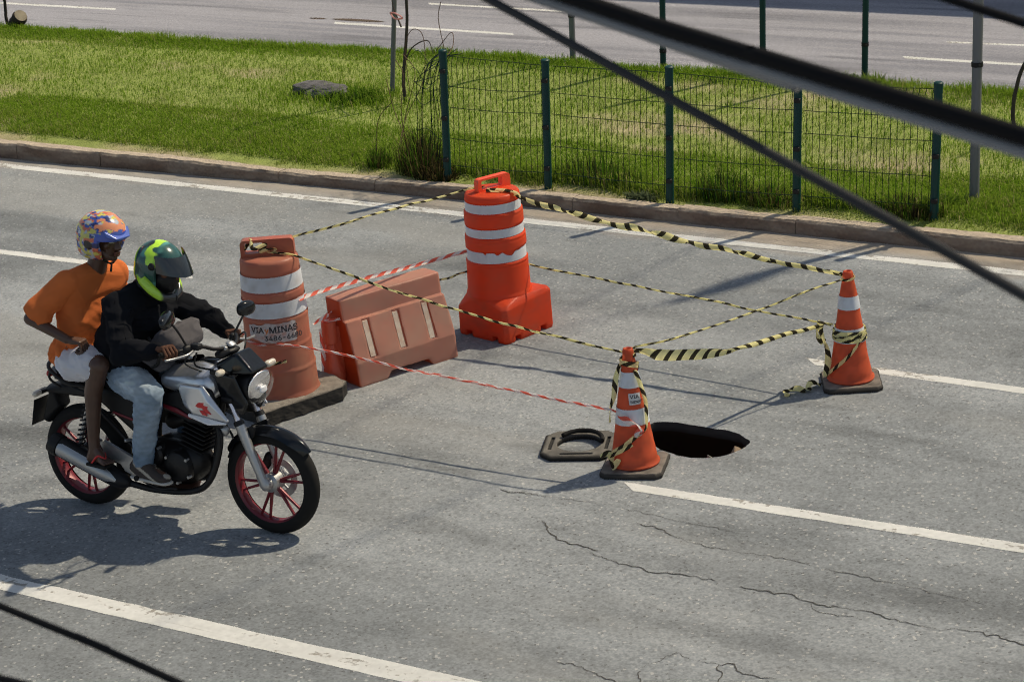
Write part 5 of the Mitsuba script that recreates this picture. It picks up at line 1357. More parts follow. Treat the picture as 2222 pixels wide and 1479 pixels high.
cw = sl((V(1.02, 0.085, 0.985), (0.03, 0.025, 0.02)), (V(1.02, -0.085, 0.985), (0.03, 0.025, 0.02)), (V(1.16, 0.07, 1.045), (0.03, 0.03, 0.025)), (V(1.16, -0.07, 1.045), (0.03, 0.03, 0.025)), (V(1.285, 0.085, 0.965), (0.015, 0.02, 0.015)), (V(1.285, -0.085, 0.965), (0.015, 0.02, 0.015)), (V(1.13, 0.10, 0.95), (0.03, 0.02, 0.015)), (V(1.13, -0.10, 0.95), (0.03, 0.02, 0.015)))
cw.vertices = (np.array(cw.vertices) - V(1.20, 0, 0.985)) * V(0.80, 0.76, 0.95) + V(1.20, 0, 0.985)
cwk = bp_('headlamp_cowl', refine(man(cw), 0.012, 12), 'black_gloss', smooth=True)
for s in (-1, 1):
    bp_('cowl_side', cat([sl((V(1.06, s * 0.115, 0.94), (0.02, 0.012, 0.02)), (V(1.17, s * 0.115, 0.93), (0.02, 0.012, 0.02)), (V(1.225, s * 0.09, 0.785), (0.02, 0.012, 0.02)), (V(1.10, s * 0.105, 0.80), (0.02, 0.012, 0.02)), (V(1.20, s * 0.08, 0.725), (0.015, 0.012, 0.015)))]), 'black_gloss', cwk)
bp_('instrument_panel', cat([sl((V(1.06, 0.06, 1.045), (0.035, 0.03, 0.025)), (V(1.06, -0.06, 1.045), (0.035, 0.03, 0.025)), (V(1.10, 0, 1.06), (0.03, 0.06, 0.02)))]), 'black_plastic')
for s, c_ in ((-1, V(1.12, -0.165, 0.975)), (1, V(1.185, 0.20, 0.935))):
    si = bp_('indicator', sl((c_ + V(0.01, 0, 0), (0.022, 0.03, 0.02)), (c_ + V(0.018, s * 0.032, 0.005), (0.018, 0.022, 0.018))), 'amber_lens')
    bp_('stem', rod(V(1.14, s * 0.10, 0.955), c_, 0.010, 8), 'black_plastic', si)

# handlebar
GRP_R, GRP_L = V(0.945, -0.36, 1.122), V(0.868, 0.365, 1.010)
hb = spline([V(0.915, -0.43, 1.122), V(0.965, -0.32, 1.122), V(1.02, -0.20, 1.125), V(1.06, -0.11, 1.09), V(1.075, 0, 1.075), V(1.05, 0.11, 1.075), V(0.985, 0.20, 1.085), V(0.90, 0.30, 1.03), V(0.845, 0.42, 1.00)], 6)
bar = bp_('handlebar', tube(hb, 0.011, 12), 'frame_black', smooth=True)
bp_('handlebar_clamp', cat([rbox((1.07, s * 0.04, 1.065), (0.05, 0.03, 0.05), 0.01) for s in (-1, 1)] + [sl((V(1.085, 0, 1.10), (0.02, 0.03, 0.012)), (V(1.10, 0, 1.09), (0.02, 0.03, 0.012)))]), 'alloy', bar)
gR0, gR1 = V(0.920, -0.425, 1.122), V(0.963, -0.315, 1.122)
gL0, gL1 = V(0.847, 0.42, 1.0), V(0.89, 0.315, 1.022)
bp_('grip', tube([gR0, gR1], 0.017, 12), 'black_rubber', bar)
bp_('grip', tube([gL0, gL1], 0.017, 12), 'black_rubber', bar)
bp_('switch_box', cat([sl((V(0.985, -0.27, 1.122), (0.022, 0.03, 0.028)), (V(1.0, -0.245, 1.122), (0.02, 0.02, 0.026))), rbox((1.03, -0.235, 1.135), (0.06, 0.05, 0.035), 0.01)]), 'black_plastic', bar)
bp_('switch_box', sl((V(0.915, 0.265, 1.045), (0.024, 0.03, 0.028)), (V(0.925, 0.245, 1.05), (0.02, 0.02, 0.026))), 'black_plastic', bar)
bp_('brake_lever', tube(spline([V(1.03, -0.27, 1.118), V(1.035, -0.33, 1.112), V(1.0, -0.40, 1.105), V(0.975, -0.455, 1.105)], 6), 0.0075, 8), 'alloy', bar, smooth=True)
bp_('clutch_lever', tube(spline([V(0.955, 0.27, 1.04), V(0.965, 0.33, 1.025), V(0.935, 0.40, 1.01), V(0.915, 0.47, 1.0)], 6), 0.0075, 8), 'alloy', bar, smooth=True)
cb = [tube(spline([V(1.03, -0.24, 1.10), V(1.0, -0.22, 1.02), V(1.02, -0.12, 0.97), V(1.08, -0.06, 0.95)], 8), 0.0055, 6), tube(spline([V(1.0, -0.26, 1.10), V(0.93, -0.22, 1.04), V(0.90, -0.16, 0.99), V(0.97, -0.10, 0.94)], 8), 0.005, 6), tube(spline([V(0.94, 0.25, 1.04), V(1.03, 0.22, 1.10), V(1.12, 0.10, 1.08), V(1.12, 0.05, 0.97)], 8), 0.005, 6)]
for q_ in cb:
    bp_('control_cable', q_, 'black_plastic', bar, smooth=True)
def mirror(base, c, nrm, rx, rz, bulk, label):
    n_ = np.array(nrm, float) / np.linalg.norm(nrm)
    s_ = np.cross(n_, [0, 0, 1.0]); s_ /= np.linalg.norm(s_); t_ = np.cross(s_, n_)
    R = np.stack([s_, t_, n_], 1)
    sp_ = trimesh.creation.icosphere(subdivisions=3)
    v = np.array(sp_.vertices)
    v = np.sign(v) * np.abs(v) ** 0.85 * V(rx, rz, bulk)
    v[:, 2] = np.maximum(v[:, 2], -0.006)
    sp_.vertices = v @ R.T + c
    k = bp_('mirror', sp_, 'black_gloss', smooth=True, label=label)
    dk = lathe([(0.0, 0.0), (1.0, 0.0)], 36)
    dk.vertices = (np.array(dk.vertices) * V(rx * 0.9, rz * 0.88, 1)) @ R.T + c - n_ * 0.0085
    dk.faces = np.array(dk.faces)[:, ::-1]
    bp_('glass', dk, 'mirror_glass', k, smooth=False)
    bp_('stem', tube(spline([base, base + (c - base) * 0.5 + V(0.01, 0, 0.01), c + n_ * 0.01], 6), 0.0065, 8), 'frame_black', k, smooth=True)
    rimp = np.array([c - n_ * 0.004 + s_ * rx * 0.93 * math.cos(a_) + t_ * rz * 0.93 * math.sin(a_) for a_ in np.linspace(0, 2 * np.pi, 30)])
    return k
mirror(V(0.99, -0.27, 1.14), V(0.925, -0.35, 1.305), (0.90, 0.35, 0.30), 0.115, 0.046, 0.034, 'black oval mirror in front of the rider')
mirror(V(0.92, 0.26, 1.06), V(0.93, 0.385, 1.19), (0.93, -0.2, 0.1), 0.068, 0.044, 0.03, 'small black mirror on the far side')
# ------------------------------------------------------------------ people
U_ = lambda ms: m3.Manifold.batch_boolean(list(ms), m3.OpType.Add)
def limb(pts, rs, fine=False):
    return [balls((pts[i], rs[i]), (pts[i + 1], rs[i + 1]), fine=fine) for i in range(len(pts) - 1)]

def hand(wrist, bar_c, bar_dir, rad, side, thumb=True):
    """a fist closed round a bar: bar_dir points towards the little finger"""
    ms = []
    bd = bar_dir / np.linalg.norm(bar_dir)
    back = wrist - bar_c
    back -= bd * (back @ bd)
    back /= np.linalg.norm(back)          # towards the wrist
    up = np.cross(bd, back) * side
    if up[2] < 0:
        up = -up
    kn = bar_c + back * 0.012 + up * (rad + 0.020)
    palm0 = [bar_c + back * (rad + 0.045) + bd * s + up * 0.006 for s in (-0.022, 0.026)]
    knp = [kn + bd * s for s in (-0.031, 0.033)]
    ms.append(balls((palm0[0], 0.017), (palm0[1], 0.016), (knp[0], 0.012), (knp[1], 0.0105), (wrist, 0.021), fine=False))
    for i in range(4):
        s = (-0.033, -0.011, 0.011, 0.032)[i]
        ln = (0.95, 1.05, 1.0, 0.85)[i]
        c = bar_c + bd * s
        rr = rad + 0.010
        pts = []
        for ang in (95, 20 - 8 * i, -50 - 6 * i, -120 * ln):
            a = math.radians(ang)
            pts.append(c - back * rr * math.cos(a) * 1.12 + up * rr * math.sin(a) * 1.12)
        pts[0] = kn + bd * s * 0.98 - up * 0.003
        r_ = 0.0098 if i < 3 else 0.0086
        ms += limb(pts, [r_, r_, r_ * 0.93, r_ * 0.82])
    if thumb:
        t0 = palm0[0] + bd * -0.004
        t1 = bar_c - bd * 0.045 + back * (rad + 0.016) - up * 0.012
        t2 = bar_c - bd * 0.036 - up * (rad + 0.012) + back * 0.004
        t3 = bar_c - bd * 0.024 - up * (rad + 0.009) - back * 0.014
        ms += limb([t0, t1, t2, t3], [0.013, 0.011, 0.010, 0.008])
    return ms

def head(c, fwd, scale=1.0):
    """a head with brow, nose, lips, chin and ears; fwd = facing direction"""
    f = fwd / np.linalg.norm(fwd)
    l = np.cross([0, 0, 1.0], f); l /= np.linalg.norm(l)
    u = np.cross(f, l)
    P = lambda x, y, z: c + scale * (f * x + l * y + u * z)
    b = lambda x, y, z, r: (P(x, y, z), r if np.isscalar(r) else r)
    ms = [balls(b(-0.02, 0, 0.03, 0.085), b(0.02, 0, 0.035, 0.078), fine=True),
          balls(b(0.035, 0.0, 0.0, 0.062), b(0.045, 0, -0.06, 0.045), b(-0.01, 0, -0.03, 0.06), fine=True),
          balls(b(0.070, 0, -0.095, 0.022), b(0.045, 0.025, -0.08, 0.025), b(0.045, -0.025, -0.08, 0.025), b(0.0, 0.045, -0.05, 0.025), b(0.0, -0.045, -0.05, 0.025), fine=True),
          balls(b(0.092, 0, 0.012, 0.009), b(0.118, 0, -0.028, 0.012), b(0.098, 0.014, -0.032, 0.010), b(0.098, -0.014, -0.032, 0.010)),
          balls(b(0.082, 0.035, 0.028, 0.014), b(0.082, -0.035, 0.028, 0.014)),
          balls(b(0.099, 0.016, -0.058, 0.009), b(0.099, -0.016, -0.058, 0.009), b(0.104, 0, -0.056, 0.009)),
          balls(b(0.097, 0.014, -0.072, 0.009), b(0.097, -0.014, -0.072, 0.009), b(0.101, 0, -0.073, 0.009))]
    for s in (-1, 1):
        ms.append(balls(b(0.0, s * 0.078, 0.01, 0.012), b(-0.008, s * 0.083, 0.025, 0.013), b(-0.004, s * 0.078, -0.02, 0.009)))
        ms.append(balls(b(0.070, s * 0.033, 0.004, 0.016), b(0.060, s * 0.05, -0.012, 0.022)))
    return ms, P, u, f, l

def cloth(ms, length, iters, fold_amp, fold_freq, seed):
    m = refine(U_(ms), length, iters)
    v = np.array(m.vertices)
    n = np.array(m.vertex_normals)
    g = meshkit.fbm(v * fold_freq + seed, 3, seed) - 0.5
    rdg = 1 - 2 * np.abs(meshkit.fbm(v * fold_freq * 0.8 * V(1, 1, 1.6) + seed * 3, 2, seed + 4) - 0.5) * 2
    m.vertices = v + n * (g * fold_amp * 1.4 + np.clip(rdg - 0.55, 0, 1) * fold_amp)[:, None]
    return m

# ---- rider
rider = thing('person', 'rider in black long-sleeved top, faded jeans and green helmet, holding the handlebar', 'person')
hipR, hipL = V(0.36, -0.09, 0.88), V(0.36, 0.09, 0.88)
kneeR, kneeL = V(0.665, -0.235, 0.815), V(0.665, 0.235, 0.815)
ankR, ankL = V(0.560, -0.205, 0.405), V(0.560, 0.205, 0.405)
chest, neck0 = V(0.475, 0, 1.23), V(0.535, 0, 1.36)
shR, shL = V(0.465, -0.185, 1.315), V(0.525, 0.185, 1.275)
elR, wrR = V(0.590, -0.345, 1.085), V(0.865, -0.375, 1.128)
elL, wrL = V(0.700, 0.345, 1.120), V(0.800, 0.375, 1.035)
hc, hf = V(0.645, 0, 1.50), V(0.97, 0, -0.25)
hm, HP, hu, hf_, hl_ = head(hc, hf)
body = hm + limb([neck0 + V(-0.03, 0, -0.02), hc + V(-0.02, 0, -0.06)], [0.062, 0.056], True)
def torso(off=0.0, belly=0.0):
    o = off
    return [balls((V(0.34, -0.08, 0.90), 0.10 + o), (V(0.34, 0.08, 0.90), 0.10 + o), (V(0.35, -0.08, 1.03), 0.105 + o), (V(0.35, 0.08, 1.03), 0.105 + o), (V(0.43 + belly, 0, 1.02), 0.10 + o), fine=True),
            balls((V(0.35, -0.08, 1.03), 0.105 + o), (V(0.35, 0.08, 1.03), 0.105 + o), (chest + V(-0.02, -0.09, 0), 0.105 + o), (chest + V(-0.0, 0.09, 0), 0.105 + o), (chest + V(0.05, 0, -0.06), 0.10 + o), fine=True),
            balls((chest + V(-0.02, -0.09, 0), 0.105 + o), (chest + V(0, 0.09, 0), 0.105 + o), (shR + V(0.01, 0.02, -0.01), 0.068 + o), (shL + V(0, -0.02, -0.01), 0.068 + o), (neck0 + V(-0.03, 0, -0.03), 0.062 + o), fine=True)]
body += torso()
body += limb([shR, elR, wrR], [0.056, 0.043, 0.029], True) + limb([shL, elL, wrL], [0.056, 0.043, 0.029], True)
body += limb([hipR, kneeR, ankR], [0.092, 0.060, 0.040], True) + limb([hipL, kneeL, ankL], [0.092, 0.060, 0.040], True)
body += limb([ankR, V(0.50, -0.205, 0.36), V(0.70, -0.22, 0.325)], [0.04, 0.035, 0.03]) + limb([ankL, V(0.50, 0.205, 0.36), V(0.70, 0.22, 0.325)], [0.04, 0.035, 0.03])
body += hand(wrR, V(0.940, -0.372, 1.122), gR0 - gR1, 0.017, 1) + hand(wrL, V(0.868, 0.368, 1.011), gL0 - gL1, 0.017, -1)
bm_ = refine(U_(body), 0.008, 3)
v = np.array(bm_.vertices)
face = ((v - hc) @ hf_ > 0.055) & (v[:, 2] > 1.35)
c = np.tile(np.array([[0.115, 0.054, 0.034]]), (len(v), 1)) * (0.85 + 0.3 * meshkit.fbm(v * 22, 3)[:, None])
obj('body', tow(bm_), M['vc_matte'], rider, smooth=True, color=c)
# balaclava over the mouth and neck
bala = [balls((HP(0.03, 0, -0.05), 0.075), (HP(0.055, 0, -0.085), 0.05), (HP(0.07, 0, -0.045), 0.052), (HP(-0.02, 0, -0.10), 0.072), fine=True)] + limb([hc + V(-0.03, 0, -0.08), neck0 + V(-0.02, 0, 0.0)], [0.075, 0.08], True)
obj('face_mask', tow(cloth(bala, 0.012, 4, 0.004, 25, 3)), M['black_plastic'], rider, smooth=True, label='black cloth mask over mouth and neck')
# top with long sleeves
top = torso(0.022, 0.04) + limb([shR, elR, wrR + (elR - wrR) * 0.08], [0.080, 0.066, 0.043], True) + limb([shL, elL, wrL + (elL - wrL) * 0.10], [0.080, 0.064, 0.043], True)
top += [balls((V(0.31, -0.10, 0.89), 0.11), (V(0.31, 0.10, 0.89), 0.11), (V(0.46, -0.10, 0.91), 0.085), (V(0.46, 0.10, 0.91), 0.085), fine=True)]
mt = cloth(top, 0.013, 4, 0.030, 8.5, 11)
obj('shirt', tow(mt), M['vc_cloth'], rider, smooth=True, color=vcol(mt, (0.0065, 0.0072, 0.0100), None, 0, 6, 1, 0.2), label='black long-sleeved top')
jn = limb([hipR, kneeR, ankR + V(0, 0, 0.0)], [0.112, 0.082, 0.057], True) + limb([hipL, kneeL, ankL], [0.112, 0.082, 0.057], True) + [balls((hipR, 0.108), (hipL, 0.108), (V(0.33, 0, 0.93), 0.11), fine=True)]
mj = cloth(jn, 0.011, 3, 0.015, 15, 5)
v = np.array(mj.vertices)
n3 = meshkit.fbm(v * 14, 4, 3)[:, None]
fade_highlight = np.exp(-(((v[:, 0:1] - 0.58) / 0.14) ** 2 + ((v[:, 2:3] - 0.90) / 0.09) ** 2)) + 0.75 * np.exp(-(((v[:, 2:3] - 0.62) / 0.2) ** 2)) * (np.abs(v[:, 1:2]) > 0.2) * 0.6  # denim fade, plus a sun highlight painted on the thigh tops
c = np.array([0.105, 0.165, 0.245]) * (1 - fade_highlight * 0.85) + np.array([0.50, 0.57, 0.62]) * fade_highlight * 0.85
cr = np.clip((meshkit.fbm(v * 30 * V(1, 1, 2), 3, 6)[:, None] - 0.5) * 2, -0.4, 0.6)
obj('jeans', tow(mj), M['vc_cloth'], rider, smooth=True, color=np.clip(c * (0.75 + 0.5 * n3) * (1 + 0.35 * cr), 0.02, 0.6), label='faded light blue jeans with a sun highlight coloured on the thighs')
for s in (-1, 1):
    y = s * 0.215
    up_ = [balls((V(0.515, y, 0.355), (0.042, 0.036, 0.045)), (V(0.56, y, 0.385), (0.045, 0.04, 0.04)), (V(0.62, y + s * 0.005, 0.335), (0.05, 0.042, 0.03)), fine=True), balls((V(0.60, y, 0.34), (0.05, 0.042, 0.036)), (V(0.715, y + s * 0.012, 0.318), (0.045, 0.044, 0.026)), (V(0.53, y, 0.325), (0.045, 0.036, 0.02)), fine=True)]
    ms_ = refine(U_(up_), 0.01, 3)
    v = np.array(ms_.vertices)
    tt = np.sin((v[:, 0] * 0.8 + v[:, 2] * 1.4) * 60)[:, None]
    c = np.where(tt > 0.62, np.array([[0.40, 0.36, 0.30]]), np.array([[0.055, 0.045, 0.040]]))
    sk_ = obj('shoe', tow(ms_), M['vc_matte'], rider, smooth=True, color=c * np.ones((len(v), 1)), label='brown and grey trainer on the footpeg' if s < 0 else None)
    so = refine(balls((V(0.515, y, 0.300), (0.045, 0.037, 0.012)), (V(0.61, y, 0.292), (0.05, 0.038, 0.012)), (V(0.725, y + s * 0.012, 0.295), (0.045, 0.044, 0.013)), fine=True), 0.012, 2)
    obj('sole', tow(so), M['sole'], sk_, smooth=True)

def helmet(c, fwd, sc, cut_front, cut_low, colour, parent, label, chin=False, cut_dir=0.0, thick=0.012, peak=None):
    f = np.array(fwd, float) / np.linalg.norm(fwd)
    l = np.cross([0, 0, 1.0], f); l /= np.linalg.norm(l)
    u = np.cross(f, l)
    R = np.stack([f, l, u], 1)
    loc = lambda pts: np.asarray(pts) @ R.T + c
    o = m3.Manifold.sphere(1.0, 96).scale(sc)
    ext = balls((V(-0.02, 0, -0.06), np.array(sc) * V(0.86, 0.93, 0.75)), (V(-0.005, 0, 0.0), np.array(sc) * V(0.97, 0.99, 0.97)), fine=True)
    sh_ = o + ext
    inn = m3.Manifold.sphere(1.0, 64).scale((np.array(sc) - thick * 1.6).tolist()) + balls((V(-0.02, 0, -0.10), np.array(sc) * V(0.80, 0.83, 0.8) - thick), (V(0, 0, 0), np.array(sc) - thick * 2), fine=True)
    sh_ = sh_ - inn
    sh_ = sh_ - hullp(cut_front) - hullp(cut_low)
    m = refine(sh_, 0.008, 2)
    v = np.array(m.vertices)
    col = colour(v)
    m.vertices = loc(v)
    k = obj('helmet', tow(m), M['vc_gloss'], parent, smooth=True, color=col, label=label)
    return k, loc
def cutbox(x0, x1, z0, z1, x0b=None, y=0.3):
    x0b = x0 if x0b is None else x0b
    return [[x0, s * y, z1] for s in (-1, 1)] + [[x1, s * y, z1] for s in (-1, 1)] + [[x0b, s * y, z0] for s in (-1, 1)] + [[x1, s * y, z0] for s in (-1, 1)]
def col_green(v):
    a = np.arctan2(v[:, 2], v[:, 0])
    n = meshkit.fbm(v * 13 + 2, 2, 3)
    w = meshkit.fbm(v * V(9, 5, 9) + 7, 2, 8)
    base = np.tile(np.array([[0.018, 0.075, 0.070]]), (len(v), 1))
    teal = np.clip((w - 0.50) * 12, 0, 1)[:, None]
    base = base * (1 - teal) + np.array([0.10, 0.32, 0.27]) * teal
    dark = np.clip((0.40 - n) * 14, 0, 1)[:, None]
    base = base * (1 - dark) + np.array([0.008, 0.016, 0.018]) * dark
    lime = (np.clip((np.sin(v[:, 0] * 38 + v[:, 2] * 22 + 6 * (n - 0.5)) - 0.35) * 5, 0, 1) * (v[:, 2] > 0.02) * (v[:, 0] < 0.07) * (v[:, 0] > -0.08))[:, None]
    base = base * (1 - lime) + np.array([0.48, 0.80, 0.05]) * lime
    back = np.clip((-v[:, 0] - 0.092 - v[:, 2] * 0.10) * 60, 0, 1)[:, None]
    base = base * (1 - back) + np.array([0.46, 0.76, 0.05]) * back
    low = np.clip((-v[:, 2] - 0.075 - 0.35 * (v[:, 0] + 0.02)) * 70, 0, 1)[:, None] * (v[:, 0:1] > -0.07)
    return base * (1 - low) + np.array([0.48, 0.80, 0.05]) * low
hk_, hloc = helmet(hc + V(-0.012, 0, 0.022), hf, (0.148, 0.125, 0.135), cutbox(0.055, 0.4, -0.30, 0.045, 0.035), cutbox(-0.4, 0.4, -0.5, -0.128), col_green, rider, 'green, teal and lime full helmet with its dark visor up')
# chin bar, lime striped
cbm = []
for s in (-1, 1):
    cbm.append(tube(spline([V(-0.02, s * 0.118, -0.075), V(0.05, s * 0.112, -0.118), V(0.105, s * 0.07, -0.155), V(0.13, 0, -0.165)], 8), np.linspace(0.030, 0.024, 25), 14))
cb_ = refine(U_([man(m_) for m_ in cbm]), 0.008, 4)
v = np.array(cb_.vertices)
lm2 = (np.clip((np.abs(v[:, 1]) - 0.088) * 60, 0, 1))[:, None] * np.clip((v[:, 2:3] + 0.158 + 0.5 * (v[:, 0:1] - 0.06)) * 80, 0, 1)
c = np.array([0.010, 0.012, 0.014]) * (1 - lm2) + np.array([0.40, 0.66, 0.05]) * lm2
cb_.vertices = hloc(v)
obj('chin_bar', tow(cb_), M['vc_gloss'], hk_, smooth=True, color=c)
vs = []
for i, t in enumerate(np.linspace(0, 1, 14)):
    for b in np.linspace(-1.25, 1.25, 25):
        r_ = 1.035 + 0.36 * t
        el = 0.62 - 0.62 * t
        vs.append([0.150 * r_ * math.cos(b) * math.cos(el * 0.8) + 0.01 * t, 0.128 * (1.03 + 0.03 * t) * math.sin(b) , 0.140 * math.sin(el) + 0.008 - 0.012 * t])
i, j = np.meshgrid(np.arange(13), np.arange(24), indexing='ij')
q = np.stack([i * 25 + j, i * 25 + j + 1, (i + 1) * 25 + j + 1, (i + 1) * 25 + j], -1).reshape(-1, 4)
obj('visor', tow(trimesh.Trimesh(hloc(np.array(vs)), np.vstack([q[:, [0, 1, 2]], q[:, [0, 2, 3]]]), process=False)), M['dark_visor'], hk_, smooth=True, label='dark tinted visor tipped up')
for s in (-1, 1):
    obj('visor_pivot', tow(trimesh.Trimesh(hloc(np.array(lathe([(0, 0.012), (0.018, 0.010), (0.022, 0)], 20, 'y').vertices) * V(1, s, 1) + V(0.035, s * 0.122, 0.02)), lathe([(0, 0.012), (0.018, 0.010), (0.022, 0)], 20, 'y').faces, process=False)), M['black_plastic'], hk_, smooth=True)
# grey bag carried in front, resting on the tank
bag = thing('bag', 'soft dark grey cloth bag held between the rider and the fuel tank', 'bag')
bgm = [balls((V(0.60, -0.10, 1.0), 0.055), (V(0.60, 0.10, 1.0), 0.055), (V(0.73, -0.12, 1.13), 0.05), (V(0.73, 0.12, 1.13), 0.05), (V(0.775, -0.08, 1.08), 0.045), (V(0.775, 0.08, 1.08), 0.045), fine=True), balls((V(0.60, -0.10, 1.0), 0.055), (V(0.60, 0.10, 1.0), 0.055), (V(0.66, -0.11, 0.96), 0.04), (V(0.66, 0.11, 0.96), 0.04), fine=True)]
mb_ = cloth(bgm, 0.014, 5, 0.02, 11, 9)
scene[key_of(bag + '__cloth')] = mikit.ply(tow(mb_), M['vc_cloth'], smooth=True, color=vcol(mb_, (0.085, 0.080, 0.085), None, 0, 9, 2, 0.3))
scene[bag + '__strap'] = mikit.ply(tow(tube(spline([V(0.62, -0.14, 1.12), V(0.70, -0.165, 1.05), V(0.69, -0.16, 0.98), V(0.64, -0.145, 0.95)], 6), 0.010, 8)), M['black_plastic'], smooth=True)

# ---- passenger
pas = thing('person', 'passenger in orange T-shirt, white shorts and multicoloured open helmet', 'person')
phR, phL = V(0.04, -0.10, 0.905), V(0.04, 0.10, 0.905)
pkR, pkL = V(0.330, -0.245, 0.955), V(0.330, 0.245, 0.955)
paR, paL = V(0.235, -0.235, 0.440), V(0.235, 0.235, 0.440)
pch, pnk = V(0.072, 0, 1.27), V(0.172, 0, 1.462)
psR, psL = V(0.105, -0.190, 1.405), V(0.155, 0.190, 1.385)
peR, pwR = V(-0.095, -0.300, 1.205), V(0.130, -0.265, 1.095)
peL, pwL = V(0.0, 0.330, 1.18), V(0.19, 0.265, 1.08)
pc, pf = V(0.254, 0, 1.632), V(1.0, -0.10, -0.12)
phm, PP, pu, pff, pll = head(pc, pf)
pb = phm + limb([pnk + V(-0.01, 0, -0.03), pc + V(-0.025, 0, -0.05)], [0.060, 0.054], True)
def ptorso(o=0.0):
    return [balls((V(0.03, -0.08, 0.92), 0.10 + o), (V(0.03, 0.08, 0.92), 0.10 + o), (V(0.05, -0.07, 1.07), 0.09 + o), (V(0.05, 0.07, 1.07), 0.09 + o), fine=True),
            balls((V(0.05, -0.07, 1.07), 0.09 + o), (V(0.05, 0.07, 1.07), 0.09 + o), (pch + V(0.0, -0.09, 0), 0.095 + o), (pch + V(0.02, 0.09, 0), 0.095 + o), (pch + V(0.04, 0, -0.03), 0.085 + o), fine=True),
            balls((pch + V(0, -0.09, 0), 0.095 + o), (pch + V(0.02, 0.09, 0), 0.095 + o), (psR + V(0, 0.02, -0.01), 0.060 + o), (psL + V(0, -0.02, -0.01), 0.060 + o), (pnk + V(-0.02, 0, -0.035), 0.062 + o * 0.6), fine=True)]
pb += ptorso()
pb += limb([psR, peR, pwR], [0.050, 0.038, 0.026], True) + limb([psL, peL, pwL], [0.050, 0.038, 0.026], True)
for h_, k_, a_, s in ((phR, pkR, paR, -1), (phL, pkL, paL, 1)):
    calf = a_ + (k_ - a_) * 0.68 + V(-0.03, 0, 0)
    pb += limb([h_, k_], [0.090, 0.062], True) + limb([k_, calf, a_ + V(0, 0, 0.06), a_], [0.060, 0.052, 0.034, 0.034], True)
    heel, toe = a_ + V(-0.035, 0, -0.06), a_ + V(0.085, s * 0.012, -0.065)
    pb += [balls((a_, 0.034), (heel, 0.026), (a_ + V(0.05, 0, -0.05), 0.028)), balls((a_ + V(0.03, 0, -0.055), 0.028), (toe + V(0, -0.018, 0), 0.018), (toe + V(0, 0.018, 0), 0.018))]
    for t_ in range(5):
        yy_ = (-0.03 + 0.015 * t_)
        pb.append(balls((toe + V(-0.005, yy_, 0), 0.011), (toe + V(0.028 - 0.004 * abs(t_ - (0 if s > 0 else 4)), yy_ * 1.05, -0.006), 0.0095 if t_ != (0 if s > 0 else 4) else 0.012)))
pb += hand(pwR, V(0.205, -0.232, 1.045), V(0.15, -1, 0.0), 0.016, 1) + hand(pwL, V(0.26, 0.235, 1.04), V(0.15, 1, 0.0), 0.016, -1)
pbm = refine(U_(pb), 0.008, 3)
v = np.array(pbm.vertices)
c = np.array([0.078, 0.040, 0.027]) * (0.8 + 0.4 * meshkit.fbm(v * 22, 3)[:, None])
lx_, ly_, lz_ = (v - pc) @ pff, (v - pc) @ pll, (v - pc) @ pu
lips = (lx_ > 0.095) & (np.abs(ly_) < 0.026) & (lz_ < -0.050) & (lz_ > -0.082)
c[lips] *= np.array([1.5, 1.0, 1.0])
eye = (lx_ > 0.066) & (np.abs(np.abs(ly_) - 0.033) < 0.012) & (np.abs(lz_ - 0.008) < 0.005)
c[eye] = [0.35, 0.33, 0.31]
obj('body', tow(pbm), M['vc_plastic'], pas, smooth=True, color=c)
# T-shirt
ts = ptorso(0.017)
slR, slL = psR + (peR - psR) * 0.90, psL + (peL - psL) * 0.90
ts += limb([psR, slR], [0.078, 0.080], True) + limb([psL, slL], [0.078, 0.080], True)
ts += [balls((V(0.02, -0.10, 0.97), 0.095), (V(0.02, 0.10, 0.97), 0.095), (V(-0.055, -0.08, 0.91), 0.075), (V(-0.055, 0.08, 0.91), 0.075), (V(0.08, 0, 1.02), 0.10), fine=True)]
tsm = U_(ts)
# open sleeve ends and neck so that skin shows cleanly
for e_, s_ in ((peR, psR), (peL, psL)):
    d_ = (e_ - s_) / np.linalg.norm(e_ - s_)
    a0 = s_ + (e_ - s_) * 0.93
    Rz = trimesh.geometry.align_vectors([0, 0, 1], d_)[:3, :3]
    bx_ = box((0, 0, 0.15), (0.24, 0.24, 0.30)); bx_.vertices = np.array(bx_.vertices) @ Rz.T + a0
    tsm = tsm - man(bx_)
mts = m3.Manifold.batch_boolean([tsm], m3.OpType.Add)
tm2 = refine(mts, 0.012, 4)
v = np.array(tm2.vertices); n_v = np.array(tm2.vertex_normals)
fold = np.sin((v[:, 2] * 16 + v[:, 0] * 26 + 3 * meshkit.fbm(v * 5, 2, 2)) * 1.6)
mask = np.clip((1.38 - v[:, 2]) * 5, 0, 1) * np.clip((v[:, 2] - 0.88) * 8, 0, 1)
v = v + n_v * ((fold * 0.012 + (meshkit.fbm(v * 9, 3, 12) - 0.5) * 0.055) * mask)[:, None]
